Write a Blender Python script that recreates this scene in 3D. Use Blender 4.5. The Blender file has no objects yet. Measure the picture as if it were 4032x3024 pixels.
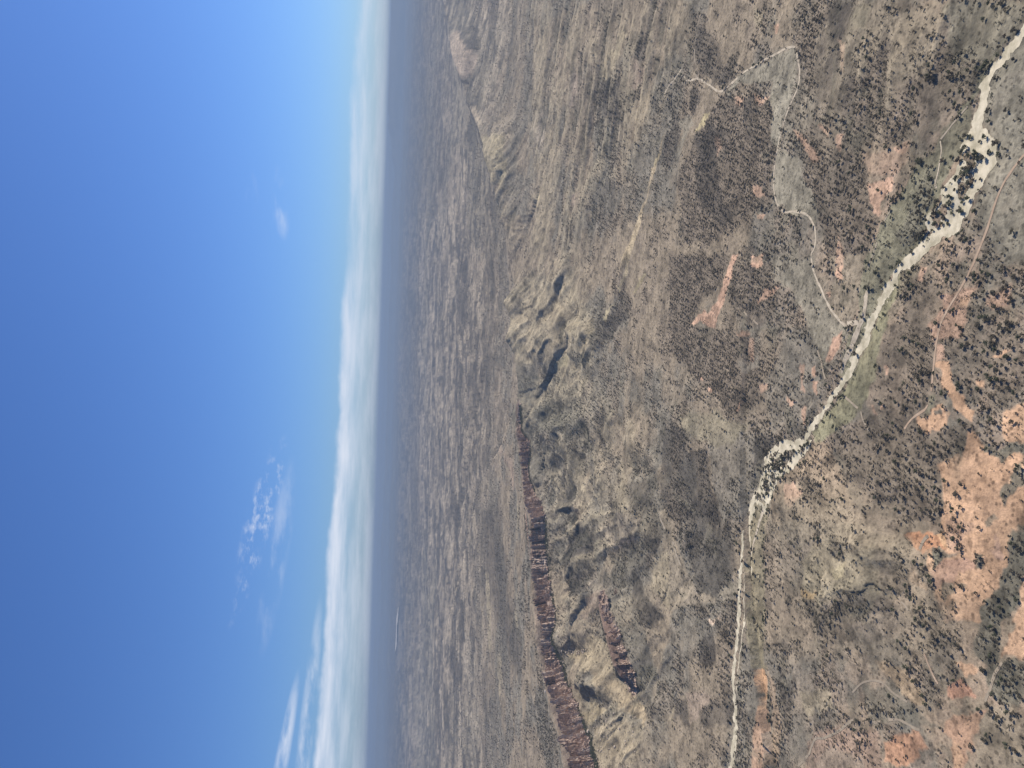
import bpy, bmesh, math, random
import numpy as np
from mathutils import Vector, Matrix

R = math.radians
SC = bpy.context.scene
COL = SC.collection
rng = np.random.default_rng(7)
random.seed(7)

# ------------------------------------------------------------------ camera
CAM_H = 600.0
FPX = 3028.0                       # focal length in photo pixels (4032 wide)
PITCH = math.atan2(2016 - 1499, FPX)
ROLL = 0.0311
HAZE_DENSITY = 5.2e-5
SUN_AZ, SUN_EL = 62.0, 42.0        # clockwise from the view direction, degrees

fwd = Vector((0, math.cos(PITCH), -math.sin(PITCH)))
up0 = Vector((0, math.sin(PITCH), math.cos(PITCH)))
rt0 = Vector((1, 0, 0))
RT = rt0 * math.cos(ROLL) + up0 * math.sin(ROLL)
UP = -rt0 * math.sin(ROLL) + up0 * math.cos(ROLL)
cam_data = bpy.data.cameras.new('camera')
cam_data.sensor_fit = 'HORIZONTAL'
cam_data.sensor_width = 36.0
cam_data.lens = FPX / 4032.0 * 36.0
cam_data.clip_start = 1.0
cam_data.clip_end = 400000.0
cam = bpy.data.objects.new('camera', cam_data)
COL.objects.link(cam)
M = Matrix((( -UP.x, RT.x, -fwd.x, 0), (-UP.y, RT.y, -fwd.y, 0), (-UP.z, RT.z, -fwd.z, CAM_H), (0, 0, 0, 1)))
cam.matrix_world = M               # the phone was held on its side: sky to the left of the frame
SC.camera = cam

# ------------------------------------------------------------------ sky
world = bpy.data.worlds.new('World')
SC.world = world
world.use_nodes = True
wt = world.node_tree
wt.nodes.clear()
def N(tree, kind, **kw):
    n = tree.nodes.new(kind)
    for k, v in kw.items():
        setattr(n, k, v)
    return n
w_out = N(wt, 'ShaderNodeOutputWorld')
w_bg = N(wt, 'ShaderNodeBackground')
w_bg.inputs['Strength'].default_value = 0.059
sky = N(wt, 'ShaderNodeTexSky', sky_type='NISHITA')
sky.sun_disc = False
sky.sun_elevation = R(SUN_EL)
sky.sun_rotation = R(SUN_AZ)
sky.altitude = 600
sky.air_density = 1.0
sky.dust_density = 0.6
sky.ozone_density = 2.5
L = wt.links.new
tc = N(wt, 'ShaderNodeTexCoord')
sep = N(wt, 'ShaderNodeSeparateXYZ')
L(tc.outputs['Generated'], sep.inputs[0])
def mth(tree, op, a, b=None, c=None, clamp=False):
    n = N(tree, 'ShaderNodeMath', operation=op)
    n.use_clamp = clamp
    for i, v in enumerate((a, b, c)):
        if v is None: continue
        if isinstance(v, (int, float)): n.inputs[i].default_value = v
        else: tree.links.new(v, n.inputs[i])
    return n.outputs[0]
def smooth(tree, v, lo, hi):
    n = N(tree, 'ShaderNodeMapRange', interpolation_type='SMOOTHSTEP')
    tree.links.new(v, n.inputs[0])
    n.inputs[1].default_value = lo; n.inputs[2].default_value = hi
    return n.outputs[0]
az = mth(wt, 'ARCTAN2', sep.outputs[0], sep.outputs[1])       # radians, + to the right of the view
el = mth(wt, 'ARCSINE', sep.outputs[2])
def sky_noise(sx, sy, detail, rough, off=0.0):
    cmb = N(wt, 'ShaderNodeCombineXYZ')
    L(mth(wt, 'MULTIPLY', az, sx), cmb.inputs[0])
    L(mth(wt, 'MULTIPLY', el, sy), cmb.inputs[1])
    cmb.inputs[2].default_value = off
    t = N(wt, 'ShaderNodeTexNoise')
    t.inputs['Scale'].default_value = 1.0
    t.inputs['Detail'].default_value = detail
    t.inputs['Roughness'].default_value = rough
    L(cmb.outputs[0], t.inputs['Vector'])
    return t.outputs[0]
# long bank of cloud low over the horizon
bank_top = mth(wt, 'ADD', 0.054, mth(wt, 'MULTIPLY', mth(wt, 'SUBTRACT', sky_noise(4, 0, 3, .5, 3.1), .5), .035))
bank_top = mth(wt, 'ADD', bank_top, mth(wt, 'MULTIPLY', mth(wt, 'SUBTRACT', sky_noise(40, 60, 5, .6, 1.7), .5), .009))
bank_top = mth(wt, 'ADD', bank_top, mth(wt, 'MULTIPLY', az, -0.02))
dtop = mth(wt, 'SUBTRACT', bank_top, el)
bank = mth(wt, 'MULTIPLY', smooth(wt, dtop, -0.001, 0.010), mth(wt, 'ADD', .22, mth(wt, 'MULTIPLY', smooth(wt, sky_noise(9, 75, 5, .6, 9.0), .28, .72), .80)), clamp=True)
edge = mth(wt, 'MULTIPLY', smooth(wt, dtop, 0.0, 0.007), mth(wt, 'SUBTRACT', 1.0, smooth(wt, dtop, 0.006, 0.03)))
edge = mth(wt, 'MULTIPLY', edge, sky_noise(14, 50, 4, .6, 2.2))
bank = mth(wt, 'ADD', mth(wt, 'MULTIPLY', bank, .52), mth(wt, 'MULTIPLY', mth(wt, 'MULTIPLY', edge, .75), mth(wt, 'SUBTRACT', 1.0, smooth(wt, az, -.05, .22))), clamp=True)
def blob(a0, e0, wa, we, tilt=0.0):
    da = mth(wt, 'SUBTRACT', az, a0)
    de = mth(wt, 'SUBTRACT', mth(wt, 'SUBTRACT', el, e0), mth(wt, 'MULTIPLY', da, tilt))
    q = mth(wt, 'ADD', mth(wt, 'POWER', mth(wt, 'ABSOLUTE', mth(wt, 'DIVIDE', da, wa)), 2.0), mth(wt, 'POWER', mth(wt, 'ABSOLUTE', mth(wt, 'DIVIDE', de, we)), 2.0))
    return mth(wt, 'SUBTRACT', 1.0, smooth(wt, q, 0.0, 1.0))
wn = sky_noise(60, 110, 6, .62, 5.5)
wn2 = sky_noise(16, 50, 5, .6, 7.7)
wisps = None
for (a0, e0, wa, we, tilt, gain, nz, lo) in [
        (-0.165, 0.138, .10, .020, -.22, .75, wn, .46), (-0.25, 0.150, .06, .010, -.3, .5, wn, .46), (-0.22, 0.118, .13, .016, -.1, .35, wn2, .42),
        (0.215, 0.128, .05, .012, .12, .45, wn2, .40), (0.225, 0.160, .03, .010, .1, .25, wn2, .42),
        (-0.46, 0.098, .115, .009, -.12, .85, wn2, .30), (-0.42, 0.072, .16, .010, -.05, .7, wn2, .34), (-0.10, 0.116, .03, .006, 0, .2, wn, .42)]:
    b = mth(wt, 'MULTIPLY', mth(wt, 'MULTIPLY', blob(a0, e0, wa, we, tilt), smooth(wt, nz, lo, lo + .30)), gain * .8)
    wisps = b if wisps is None else mth(wt, 'ADD', wisps, b)
cover = mth(wt, 'ADD', bank, wisps, clamp=True)
hue = N(wt, 'ShaderNodeMixRGB', blend_type='MULTIPLY'); hue.inputs[0].default_value = 1.0
hue.inputs[2].default_value = (0.54, 0.79, 1.25, 1)
L(sky.outputs[0], hue.inputs[1])
mixc = N(wt, 'ShaderNodeMixRGB')
L(cover, mixc.inputs[0]); L(hue.outputs[0], mixc.inputs[1])
mixc.inputs[2].default_value = (8.8, 9.3, 10.5, 1)
L(mixc.outputs[0], w_bg.inputs['Color'])
L(w_bg.outputs[0], w_out.inputs['Surface'])

# ------------------------------------------------------------------ sun
sun_data = bpy.data.lights.new('sun', 'SUN')
sun_data.energy = 4.2
sun_data.angle = R(0.5)
sun_data.color = (1.0, 0.94, 0.86)
sun = bpy.data.objects.new('sun', sun_data)
COL.objects.link(sun)
sdir = Vector((math.sin(R(SUN_AZ)) * math.cos(R(SUN_EL)), math.cos(R(SUN_AZ)) * math.cos(R(SUN_EL)), math.sin(R(SUN_EL))))
sun.rotation_euler = sdir.to_track_quat('Z', 'Y').to_euler()

SC.view_settings.view_transform = 'Standard'
SC.view_settings.look = 'None'
SC.view_settings.gamma = 1.0
SC.view_settings.exposure = 0.66
SC.view_settings.use_curve_mapping = False
SC.render.engine = 'CYCLES'
SC.cycles.max_bounces = 5
SC.cycles.diffuse_bounces = 2
SC.cycles.volume_bounces = 1
SC.cycles.transparent_max_bounces = 6
SC.cycles.use_denoising = True

# ------------------------------------------------------------------ survey helpers: photo bearings -> places on the land
TILES = {'A': (1300, 0, .6329), 'B': (2632, 0, .6329), 'C': (1300, 1000, .6329), 'D': (2632, 1000, .6329), 'E': (1300, 1974, .6329),
         'F': (2632, 1974, .6329), 'G': (2400, 200, .2712), 'H': (2900, 1700, .2712), 'I': (3432, 2000, .2712), 'J': (2400, 2400, .2712),
         'K': (2000, 1000, .2712), 'L': (3300, 1300, .2712), 'M': (3500, 400, .2411), 'N': (2000, 2300, .2712), 'O': (2000, 1550, .2260),
         'P': (3432, 2574, .2712), 'Q': (0, 0, 1.8228)}
def T(tile, pts):
    ox, oy, s = TILES[tile]
    p = np.asarray(pts, float)
    return np.stack([ox + p[:, 0] * s, oy + p[:, 1] * s], 1)
RTn, UPn, FWn = np.array(RT), np.array(UP), np.array(fwd)
def bearing(p):
    p = np.asarray(p, float).reshape(-1, 2)
    return ((1512 - p[:, 1]) / FPX)[:, None] * RTn + ((2016 - p[:, 0]) / FPX)[:, None] * UPn + FWn
def on_level(p, z):
    d = bearing(p)
    t = (np.asarray(z, float) - CAM_H) / d[:, 2]
    return np.stack([d[:, 0] * t, d[:, 1] * t], 1)
def in_view(x, y, z):
    v = np.stack([x, y, z - CAM_H], 1)
    w = v @ FWn
    px = 2016 - (v @ UPn) / np.maximum(w, 1) * FPX
    py = 1512 - (v @ RTn) / np.maximum(w, 1) * FPX
    return px, py, w

# ------------------------------------------------------------------ noise
def _hash(ix, iy, seed):
    n = (ix.astype(np.int64) * 374761393 + iy.astype(np.int64) * 668265263 + seed * 1442695041) & 0xFFFFFFFF
    n = ((n ^ (n >> 13)) * 1274126177) & 0xFFFFFFFF
    n = ((n ^ (n >> 15)) * 2246822519) & 0xFFFFFFFF
    n = n ^ (n >> 16)
    return (n.astype(np.float32) / 4294967295.0)
def vnoise(x, y, seed=0):
    fx, fy = np.floor(x), np.floor(y)
    ix, iy = fx.astype(np.int64), fy.astype(np.int64)
    u, v = (x - fx).astype(np.float32), (y - fy).astype(np.float32)
    u = u * u * u * (u * (u * 6 - 15) + 10); v = v * v * v * (v * (v * 6 - 15) + 10)
    a, b = _hash(ix, iy, seed), _hash(ix + 1, iy, seed)
    c, d = _hash(ix, iy + 1, seed), _hash(ix + 1, iy + 1, seed)
    return (a + (b - a) * u) * (1 - v) + (c + (d - c) * u) * v
def fbm(x, y, scale, octs=4, seed=0, gain=.5):
    s, amp, tot, f = 0.0, 1.0, 0.0, 1.0 / scale
    for o in range(octs):
        ca, sa = math.cos(.7 * o), math.sin(.7 * o)
        s = s + amp * vnoise((x * ca - y * sa) * f + 17.3 * o, (x * sa + y * ca) * f - 9.1 * o, seed + o * 13)
        tot += amp; amp *= gain; f *= 2.03
    return s / tot
def ridged(x, y, scale, octs=3, seed=0):
    s, amp, tot, f = 0.0, 1.0, 0.0, 1.0 / scale
    for o in range(octs):
        s = s + amp * (1 - np.abs(2 * vnoise(x * f + 3.1 * o, y * f + 7.7 * o, seed + o * 7) - 1)); tot += amp; amp *= .5; f *= 2.1
    return s / tot
def sstep(v, lo, hi):
    t = np.clip((v - lo) / (hi - lo), 0, 1)
    return t * t * (3 - 2 * t)

def near_line(x, y, P):
    """Nearest point on a polyline: distance, side (+ right of its direction), arc index (float), over flat arrays."""
    best = np.full(x.shape, 1e30); side = np.zeros(x.shape); arc = np.zeros(x.shape)
    for i in range(len(P) - 1):
        ax, ay = P[i]; bx, by = P[i + 1]
        dx, dy = bx - ax, by - ay
        l2 = dx * dx + dy * dy
        t = np.clip(((x - ax) * dx + (y - ay) * dy) / l2, 0, 1)
        ex, ey = x - (ax + t * dx), y - (ay + t * dy)
        d = ex * ex + ey * ey
        m = d < best
        best[m] = d[m]; arc[m] = i + t[m]
        side[m] = np.sign((ey * dx - ex * dy)[m]) * -1
    return np.sqrt(best), side, arc

def in_poly(x, y, P):
    c = np.zeros(x.shape, bool)
    j = len(P) - 1
    for i in range(len(P)):
        xi, yi = P[i]; xj, yj = P[j]
        c ^= ((yi > y) != (yj > y)) & (x < (xj - xi) * (y - yi) / (yj - yi + 1e-12) + xi)
        j = i
    return c
def poly_mask(x, y, P, soft):
    """Soft mask of a polygon (metres), ragged by the caller's own domain warp."""
    out = np.zeros(x.shape, np.float32)
    m = (x > P[:, 0].min() - soft) & (x < P[:, 0].max() + soft) & (y > P[:, 1].min() - soft) & (y < P[:, 1].max() + soft)
    if not m.any(): return out
    xs, ys = x[m], y[m]
    d, _, _ = near_line(xs, ys, np.vstack([P, P[:1]]))
    sd = np.where(in_poly(xs, ys, P), d, -d)
    out[m] = sstep(sd, -soft, soft)
    return out

# ------------------------------------------------------------------ the escarpment: (foot pixel, rim pixel, foot height), left to right
CL = [('E', 1730, 1950, 1560, 92), ('E', 1655, 1659, 1475, 90), ('E', 1640, 1580, 1455, 88), ('E', 1600, 1450, 1430, 86), ('E', 1560, 1350, 1415, 84), ('E', 1530, 1250, 1385, 82),
      ('E', 1460, 1110, 1340, 84), ('E', 1430, 1000, 1320, 86), ('E', 1412, 880, 1308, 86), ('E', 1402, 740, 1285, 84), ('E', 1375, 600, 1268, 82),
      ('E', 1340, 470, 1255, 84), ('E', 1345, 300, 1250, 78), ('E', 1335, 100, 1245, 74), ('C', 1275, 1500, 1205, 70),
      ('C', 1250, 1350, 1195, 68), ('C', 1238, 1200, 1175, 64), ('C', 1202, 1060, 1163, 70), ('C', 1186, 940, 1165, 78)]
line, z_foot, z_rim = [], [], []
for t, bu, v, ru, zb in CL:
    q = on_level(T(t, [(bu, v)]), zb)[0]
    d = bearing(T(t, [(ru, v)]))[0]
    k = np.hypot(*q) / np.hypot(d[0], d[1])
    line.append(q); z_foot.append(zb); z_rim.append(CAM_H + d[2] * k)
CLIFF_N = len(line)
for t, u, v, zc in [('C', 1172, 860, 80), ('C', 1168, 780, 86), ('C', 1158, 690, 90), ('C', 1140, 560, 92), ('C', 1135, 380, 92), ('C', 1128, 290, 88), ('C', 1150, 200, 62),
                    ('C', 1120, 90, 60), ('A', 1090, 1440, 66), ('A', 1062, 1340, 72), ('A', 1035, 1180, 78), ('A', 1012, 1040, 84), ('A', 960, 920, 88), ('A', 925, 800, 86), ('A', 870, 680, 84),
                    ('A', 840, 600, 70), ('A', 815, 500, 92), ('A', 775, 385, 100), ('A', 745, 290, 100), ('A', 735, 180, 90), ('A', 700, 0, 70), ('A', 660, -300, 60)]:
    zc *= 1.3 if t == 'A' else 1.05
    line.append(on_level(T(t, [(u, v)]), zc)[0]); z_foot.append(zc); z_rim.append(zc)
line = np.array(line); z_foot = np.array(z_foot); z_rim = np.array(z_rim)

LINE_S = np.concatenate([[0], np.cumsum(np.hypot(*np.diff(line, axis=0).T))])
# knoll with a smaller curved cliff in front of the main one
KN = [('E', 1690, 575, 1672, 104), ('E', 1712, 660, 1680, 100), ('E', 1748, 740, 1700, 96), ('E', 1785, 830, 1722, 92), ('E', 1812, 920, 1745, 88),
      ('E', 1850, 1010, 1775, 82), ('E', 1880, 1100, 1822, 72), ('E', 1895, 1180, 1868, 62)]
KN = KN[::-1]
kline, kz_foot, kz_rim = [], [], []
for t, bu, v, ru, zb in KN:
    q = on_level(T(t, [(bu, v)]), zb * .72)[0]
    d = bearing(T(t, [(ru, v)]))[0]
    k = np.hypot(*q) / np.hypot(d[0], d[1])
    kline.append(q); kz_foot.append(zb * .72); kz_rim.append(CAM_H + d[2] * k)
kline = np.array(kline); kz_foot = np.array(kz_foot); kz_rim = np.array(kz_rim)

# hill spurs: crest pixels, crest height, half width
SPURS = [('K', [(390, 1480), (690, 1240), (830, 960), (850, 800)], 62, 85), ('K', [(600, 1640), (770, 1440), (830, 1260)], 26, 80), ('K', [(950, 1560), (1000, 1350), (1100, 1150), (1150, 950)], 52, 75),
         ('K', [(1130, 1400), (1195, 1150), (1140, 950)], 44, 50), ('K', [(880, 1180), (965, 1000)], 36, 45), ('K', [(1130, 1640), (1210, 1500), (1290, 1290), (1330, 1150)], 34, 55),
         ('K', [(590, 560), (700, 400), (800, 330), (805, 420)], 48, 60), ('K', [(465, 920), (520, 800), (550, 740)], 52, 45), ('K', [(1500, 820), (1560, 680)], 20, 40),
         ('K', [(1570, 500), (1670, 330), (1720, 120), (1790, 0)], 22, 34), ('K', [(330, 1620), (440, 1250), (600, 1060), (640, 900)], 26, 70), ('K', [(1530, 1350), (1660, 1060)], 16, 40),
         ('K', [(130, 1400), (210, 1150), (300, 930)], 30, 60), ('K', [(110, 820), (180, 640), (260, 480)], 80, 60), ('K', [(1390, 1020), (1440, 800)], 22, 36), ('K', [(1020, 640), (1160, 480), (1220, 320)], 20, 50),
         ('O', [(480, 720), (830, 600), (1300, 480)], 58, 42), ('O', [(480, 910), (880, 760), (1080, 500)], 60, 42), ('O', [(620, 1210), (1100, 800), (1330, 530)], 52, 55), ('O', [(1090, 1200), (1270, 900)], 40, 45),
         ('O', [(1450, 250), (1500, 500), (1600, 850)], 34, 60), ('O', [(260, 640), (600, 380), (850, 180)], 66, 55), ('O', [(1840, 300), (1840, 560)], 26, 40), ('O', [(430, 1280), (560, 1500), (560, 1659)], 60, 50),
         ('O', [(1500, 1620), (1640, 1350), (1830, 1280)], 26, 55), ('A', [(790, 240), (850, 300), (880, 400)], 80, 170), ('A', [(1000, 900), (1060, 950), (1100, 1080)], 50, 140),
         ('N', [(960, 1280), (1300, 1230)], 78, 40), ('N', [(1000, 1480), (1290, 1420), (1500, 1500)], 70, 45), ('N', [(860, 560), (1200, 180), (1400, 150)], 84, 60), ('N', [(620, 840), (1000, 720), (1250, 620)], 92, 55),
         ('F', [(100, 0), (115, 180), (120, 330)], 14, 30), ('E', [(2120, 640), (1990, 640), (1900, 720)], 18, 60), ('D', [(20, 980), (120, 1120), (90, 1400)], 16, 45), ('E', [(1830, 400), (1900, 200), (1960, 60)], 40, 120),
         ('E', [(1560, 480), (1600, 250), (1580, 60)], 58, 120), ('E', [(1950, 300), (2040, 240)], 26, 70), ('C', [(1850, 1200), (1960, 1130), (2020, 1180)], 16, 80), ('C', [(1700, 1560), (1850, 1480), (1960, 1500)], 26, 110)]
spurs = []; BELT = []
# low mesa in the foreground whose shaded side drops to the left
mesa = on_level(T('F', [(800, 600), (870, 650), (950, 650), (1050, 575), (1180, 575), (1300, 605), (1440, 625)]), 30)

RIVER = [on_level(T('B', [(2250, 120), (2140, 265), (2080, 350), (2010, 420), (1960, 520), (1945, 600), (1920, 690), (1905, 790), (1960, 835), (1988, 900), (1985, 1000), (1930, 1080), (1895, 1170), (1850, 1280), (1780, 1400), (1680, 1445), (1570, 1530), (1480, 1630)]), 0),
         on_level(T('D', [(1545, 0), (1440, 90), (1360, 200), (1312, 310), (1270, 410), (1210, 560), (1150, 680), (1100, 775), (1050, 850), (1010, 920), (940, 1020), (880, 1110), (820, 1180), (740, 1205), (660, 1260)]), 0),
         on_level(T('H', [(900, 130), (720, 190), (560, 260), (480, 340), (400, 420), (400, 640), (350, 720), (300, 830), (250, 930), (215, 1040), (200, 1180), (175, 1350), (155, 1500), (145, 1659)]), 0),
         on_level(T('F', [(520, 20), (495, 180), (485, 350), (478, 550), (475, 800), (465, 1000), (462, 1100), (475, 1300), (470, 1500), (460, 1680), (455, 1800)]), 0),
         on_level(T('H', [(1050, 160), (1000, 260), (930, 330), (830, 440), (700, 540), (610, 650), (560, 760), (500, 880), (440, 1010), (410, 1150)]), 0),
         on_level(T('B', [(1905, 790), (1850, 860), (1835, 960), (1815, 1060), (1760, 1160), (1680, 1290), (1620, 1380), (1590, 1460)]), 0),
         on_level(T('F', [(500, 220), (514, 320), (515, 500), (512, 760), (500, 900), (488, 1000), (490, 1150), (486, 1300), (482, 1659)]), 0),
         on_level(T('H', [(760, 200), (780, 320), (830, 380)]), 0), on_level(T('H', [(260, 980), (330, 1040), (390, 1120)]), 0)]
RIVER_W = [7.4, 6.2, 5.4, 4.6, 5.2, 4.6, 1.7, 2.6, 2.2]
BRAID = [on_level(T('B', [(1850, 820), (1930, 830), (2000, 860), (1990, 1010), (1960, 1070), (1860, 1270), (1780, 1410), (1680, 1450), (1560, 1540), (1520, 1520), (1660, 1280), (1790, 1060)]), 0),
         on_level(T('H', [(1060, 120), (1050, 250), (850, 440), (640, 650), (560, 770), (430, 1020), (270, 980), (250, 900), (390, 700), (400, 500), (520, 290), (740, 140)]), 0)]
SIDE = [on_level(T('D', [(1150, 480), (1175, 540), (1130, 600), (1105, 660), (1075, 740), (1040, 800)]), 0)]

def terrain(x, y, detail=True):
    """Height of the land in metres."""
    shp = x.shape
    x = np.asarray(x, float).ravel(); y = np.asarray(y, float).ravel()
    r = np.hypot(x, y)
    z = (fbm(x, y, 420, 3, 11) - .5) * 9 * sstep(r, 900, 2600)
    far = sstep(r, 4500, 12000)
    z = z + far * ((fbm(x, y, 2600, 4, 21) - .45) * 90 + (ridged(x, y, 900, 4, 23) - .5) * 50)
    z += sstep(r, 1500, 3000) * (1 - far) * (ridged(x, y * .8, 260, 3, 31) - .5) * 13
    # main escarpment
    m = (r > 1200) & (r < 16000) & (y > 0)
    if m.any():
        xs, ys = x[m], y[m]
        wx = (fbm(xs, ys, 60, 2, 41) - .5) * 10; wy = (fbm(xs, ys, 60, 2, 43) - .5) * 10
        d, side, a = near_line(xs + wx, ys + wy, line)
        zf = np.interp(a, np.arange(len(line)), z_foot); zr = np.interp(a, np.arange(len(line)), z_rim)
        near = side > 0
        is_cliff = (zr - zf) > 3
        endf = sstep(a, 0, .6)
        # towards the camera: talus and gullied slope
        W = 330 + 160 * fbm(xs, ys, 500, 2, 47)
        along = np.interp(a, np.arange(len(line)), LINE_S)
        gul = ridged(along + .35 * d + 30 * (fbm(xs, ys, 80, 2, 48) - .5), d * .25, 66, 3, 49)
        zn = zf * np.exp(-(d / W) ** 1.15) * (1 - np.where(is_cliff, .44, .34) * sstep(d, 6, 110) * (1 - gul))
        # beyond the rim: plateau that dips away
        back = zr * (.30 + .70 * np.exp(-(d / 1500))) + ((fbm(xs, ys, 500, 3, 51) - .5) * 26 + (ridged(xs, ys, 420, 4, 55) - .5) * 24) * sstep(d, 60, 500)
        back = np.where(is_cliff, zf + (back - zf) * sstep(d, 10, 26), zr * (.15 + .85 * np.exp(-(d / 130))) + ((fbm(xs, ys, 700, 3, 53) - .5) * 22 + (ridged(xs, ys, 420, 4, 55) - .5) * 30) * sstep(d, 60, 500))
        back = back * (1 - sstep(d, 3500, 8000))
        ze = np.where(near, zn, back)
        z[m] = z[m] * np.where(near, sstep(d, 0, 200), sstep(d, 200, 3000)) + ze
    for P, h, w in spurs:
        m = (x > P[:, 0].min() - w * 1.2) & (x < P[:, 0].max() + w * 1.2) & (y > P[:, 1].min() - w * 1.2) & (y < P[:, 1].max() + w * 1.2)
        if not m.any(): continue
        xs, ys = x[m], y[m]
        wx = (fbm(xs, ys, 35, 2, 61) - .5) * 14; wy = (fbm(xs, ys, 35, 2, 63) - .5) * 14
        d, side, a = near_line(xs + wx, ys + wy, P)
        s = np.clip(1 - d / w, 0, 1)
        endf = sstep(a, -.1, .7) * (1 - sstep(a, len(P) - 1.6, len(P) - .9))
        z[m] = z[m] + h * (.8 + .4 * vnoise(xs / 40, ys / 40, 65)) * (s * s * (3 - 2 * s) * .5 + s * .5) * (.35 + .65 * endf)
    # fluted spurs of the hill belt below the ridge
    for P, amp_, ca_, sa_ in BELT:
        m = (x > P[:, 0].min() - 120) & (x < P[:, 0].max() + 120) & (y > P[:, 1].min() - 120) & (y < P[:, 1].max() + 120)
        if not m.any(): continue
        xs, ys = x[m], y[m]
        k = poly_mask(xs, ys, P, 110)
        wob = 26 * (fbm(xs, ys, 90, 2, 57) - .5)
        z[m] += k * amp_ * 1.55 * (ridged((xs * ca_ + ys * sa_ + wob), (ys * ca_ - xs * sa_) * .28, 96, 3, 59) - .45)
    # knoll cliff
    P = kline
    m = (np.abs(x - P[:, 0].mean()) < 700) & (np.abs(y - P[:, 1].mean()) < 700)
    if m.any():
        xs, ys = x[m], y[m]
        d, side, a = near_line(xs, ys, P)
        zf = np.interp(a, np.arange(len(P)), kz_foot); zr = np.interp(a, np.arange(len(P)), kz_rim)
        endf = sstep(a, 0, .5) * (1 - sstep(a, len(P) - 1.6, len(P) - 1))
        bk = (zf + (zr - zf) * sstep(d, 1, 14)) * np.exp(-np.maximum(d - 14, 0) / 190)
        fr = zf * np.exp(-d / 120)
        z[m] = np.maximum(z[m], np.where(side > 0, fr, bk) * np.clip(endf + .0, 0, 1))
    # foreground mesa
    P = mesa
    m = (np.abs(x - P[:, 0].mean()) < 520) & (np.abs(y - P[:, 1].mean()) < 520)
    if m.any():
        xs, ys = x[m], y[m]
        wx = (fbm(xs, ys, 45, 3, 71) - .5) * 50; wy = (fbm(xs, ys, 45, 3, 73) - .5) * 50
        d, side, a = near_line(xs + wx, ys + wy, P)
        endf = sstep(a, 0, 1.2) * (1 - sstep(a, len(P) - 4.2, len(P) - 1))
        left = side > 0
        z[m] += 15 * endf * np.where(left, np.exp(-(d / 50)), np.exp(-(d / 170)) * (.8 + .4 * (ridged(xs, ys, 70, 2, 75))))
    if detail:
        z += (fbm(x, y, 30, 2, 81) - .5) * 1.2
    # the dry river lies a little below its banks
    m = (r < 2600)
    if m.any():
        xs, ys = x[m], y[m]
        dd = np.full(xs.shape, 1e9)
        for P in RIVER[:5]:
            q = (xs > P[:, 0].min() - 80) & (xs < P[:, 0].max() + 80) & (ys > P[:, 1].min() - 80) & (ys < P[:, 1].max() + 80)
            if q.any(): dd[q] = np.minimum(dd[q], near_line(xs[q], ys[q], P)[0])
        z[m] -= 2.6 * (1 - sstep(dd, 6, 26))
    return z.reshape(shp)

def at(p):
    """Ground point that a photo bearing meets."""
    p = np.asarray(p, float).reshape(-1, 2)
    d = bearing(p)
    z = np.zeros(len(p))
    for _ in range(14):
        t = (z - CAM_H) / d[:, 2]
        z = .5 * z + .5 * terrain(d[:, 0] * t, d[:, 1] * t, False)
    t = (z - CAM_H) / d[:, 2]
    return np.stack([d[:, 0] * t, d[:, 1] * t], 1)

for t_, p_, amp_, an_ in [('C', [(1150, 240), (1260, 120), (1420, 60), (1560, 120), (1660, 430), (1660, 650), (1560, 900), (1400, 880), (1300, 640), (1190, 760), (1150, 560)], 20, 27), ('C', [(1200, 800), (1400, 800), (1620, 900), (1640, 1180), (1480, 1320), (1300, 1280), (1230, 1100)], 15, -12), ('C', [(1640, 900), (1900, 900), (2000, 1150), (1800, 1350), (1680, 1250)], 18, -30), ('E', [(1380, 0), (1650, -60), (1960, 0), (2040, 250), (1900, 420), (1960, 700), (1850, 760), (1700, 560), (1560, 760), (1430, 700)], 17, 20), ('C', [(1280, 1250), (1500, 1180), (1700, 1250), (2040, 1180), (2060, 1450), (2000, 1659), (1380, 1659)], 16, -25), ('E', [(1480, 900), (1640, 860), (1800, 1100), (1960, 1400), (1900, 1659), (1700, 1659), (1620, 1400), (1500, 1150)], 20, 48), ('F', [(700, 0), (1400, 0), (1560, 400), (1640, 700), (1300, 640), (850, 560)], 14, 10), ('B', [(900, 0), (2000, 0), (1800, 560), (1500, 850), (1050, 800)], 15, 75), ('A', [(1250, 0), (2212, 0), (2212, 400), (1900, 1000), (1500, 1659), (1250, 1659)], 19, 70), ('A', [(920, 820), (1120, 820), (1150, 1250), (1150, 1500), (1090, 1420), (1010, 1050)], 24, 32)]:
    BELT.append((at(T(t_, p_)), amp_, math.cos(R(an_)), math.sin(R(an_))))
for t_, p_, z_, w_ in SPURS:
    spurs.append((at(T(t_, p_)), (28 if t_ == 'K' else 24) * min(1, z_ / 45) * (1.7 if t_ == 'A' else 1), w_ * (1.35 if t_ == 'K' else 1.1)))

# ------------------------------------------------------------------ soils (own colours, some slopes with sun or shade painted in) and tree cover, traced as patches of land
TAN = (.220, .178, .130); GREY = (.172, .152, .122); OLIVE = (.166, .152, .106); OLIVE2 = (.195, .180, .115); MEADOW = (.205, .182, .140)
ORANGE = (.395, .255, .165); REDDISH = (.325, .215, .155); PINK = (.42, .275, .195); DARK = (.062, .054, .046); PALE = (.275, .230, .160); YELLOW = (.42, .30, .165)
WOOD = (.150, .122, .094); GREEN = (.128, .117, .090); PALEHILL = (.265, .222, .155); WHITE = (.40, .31, .235); DUSK = (.070, .060, .050)
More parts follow.
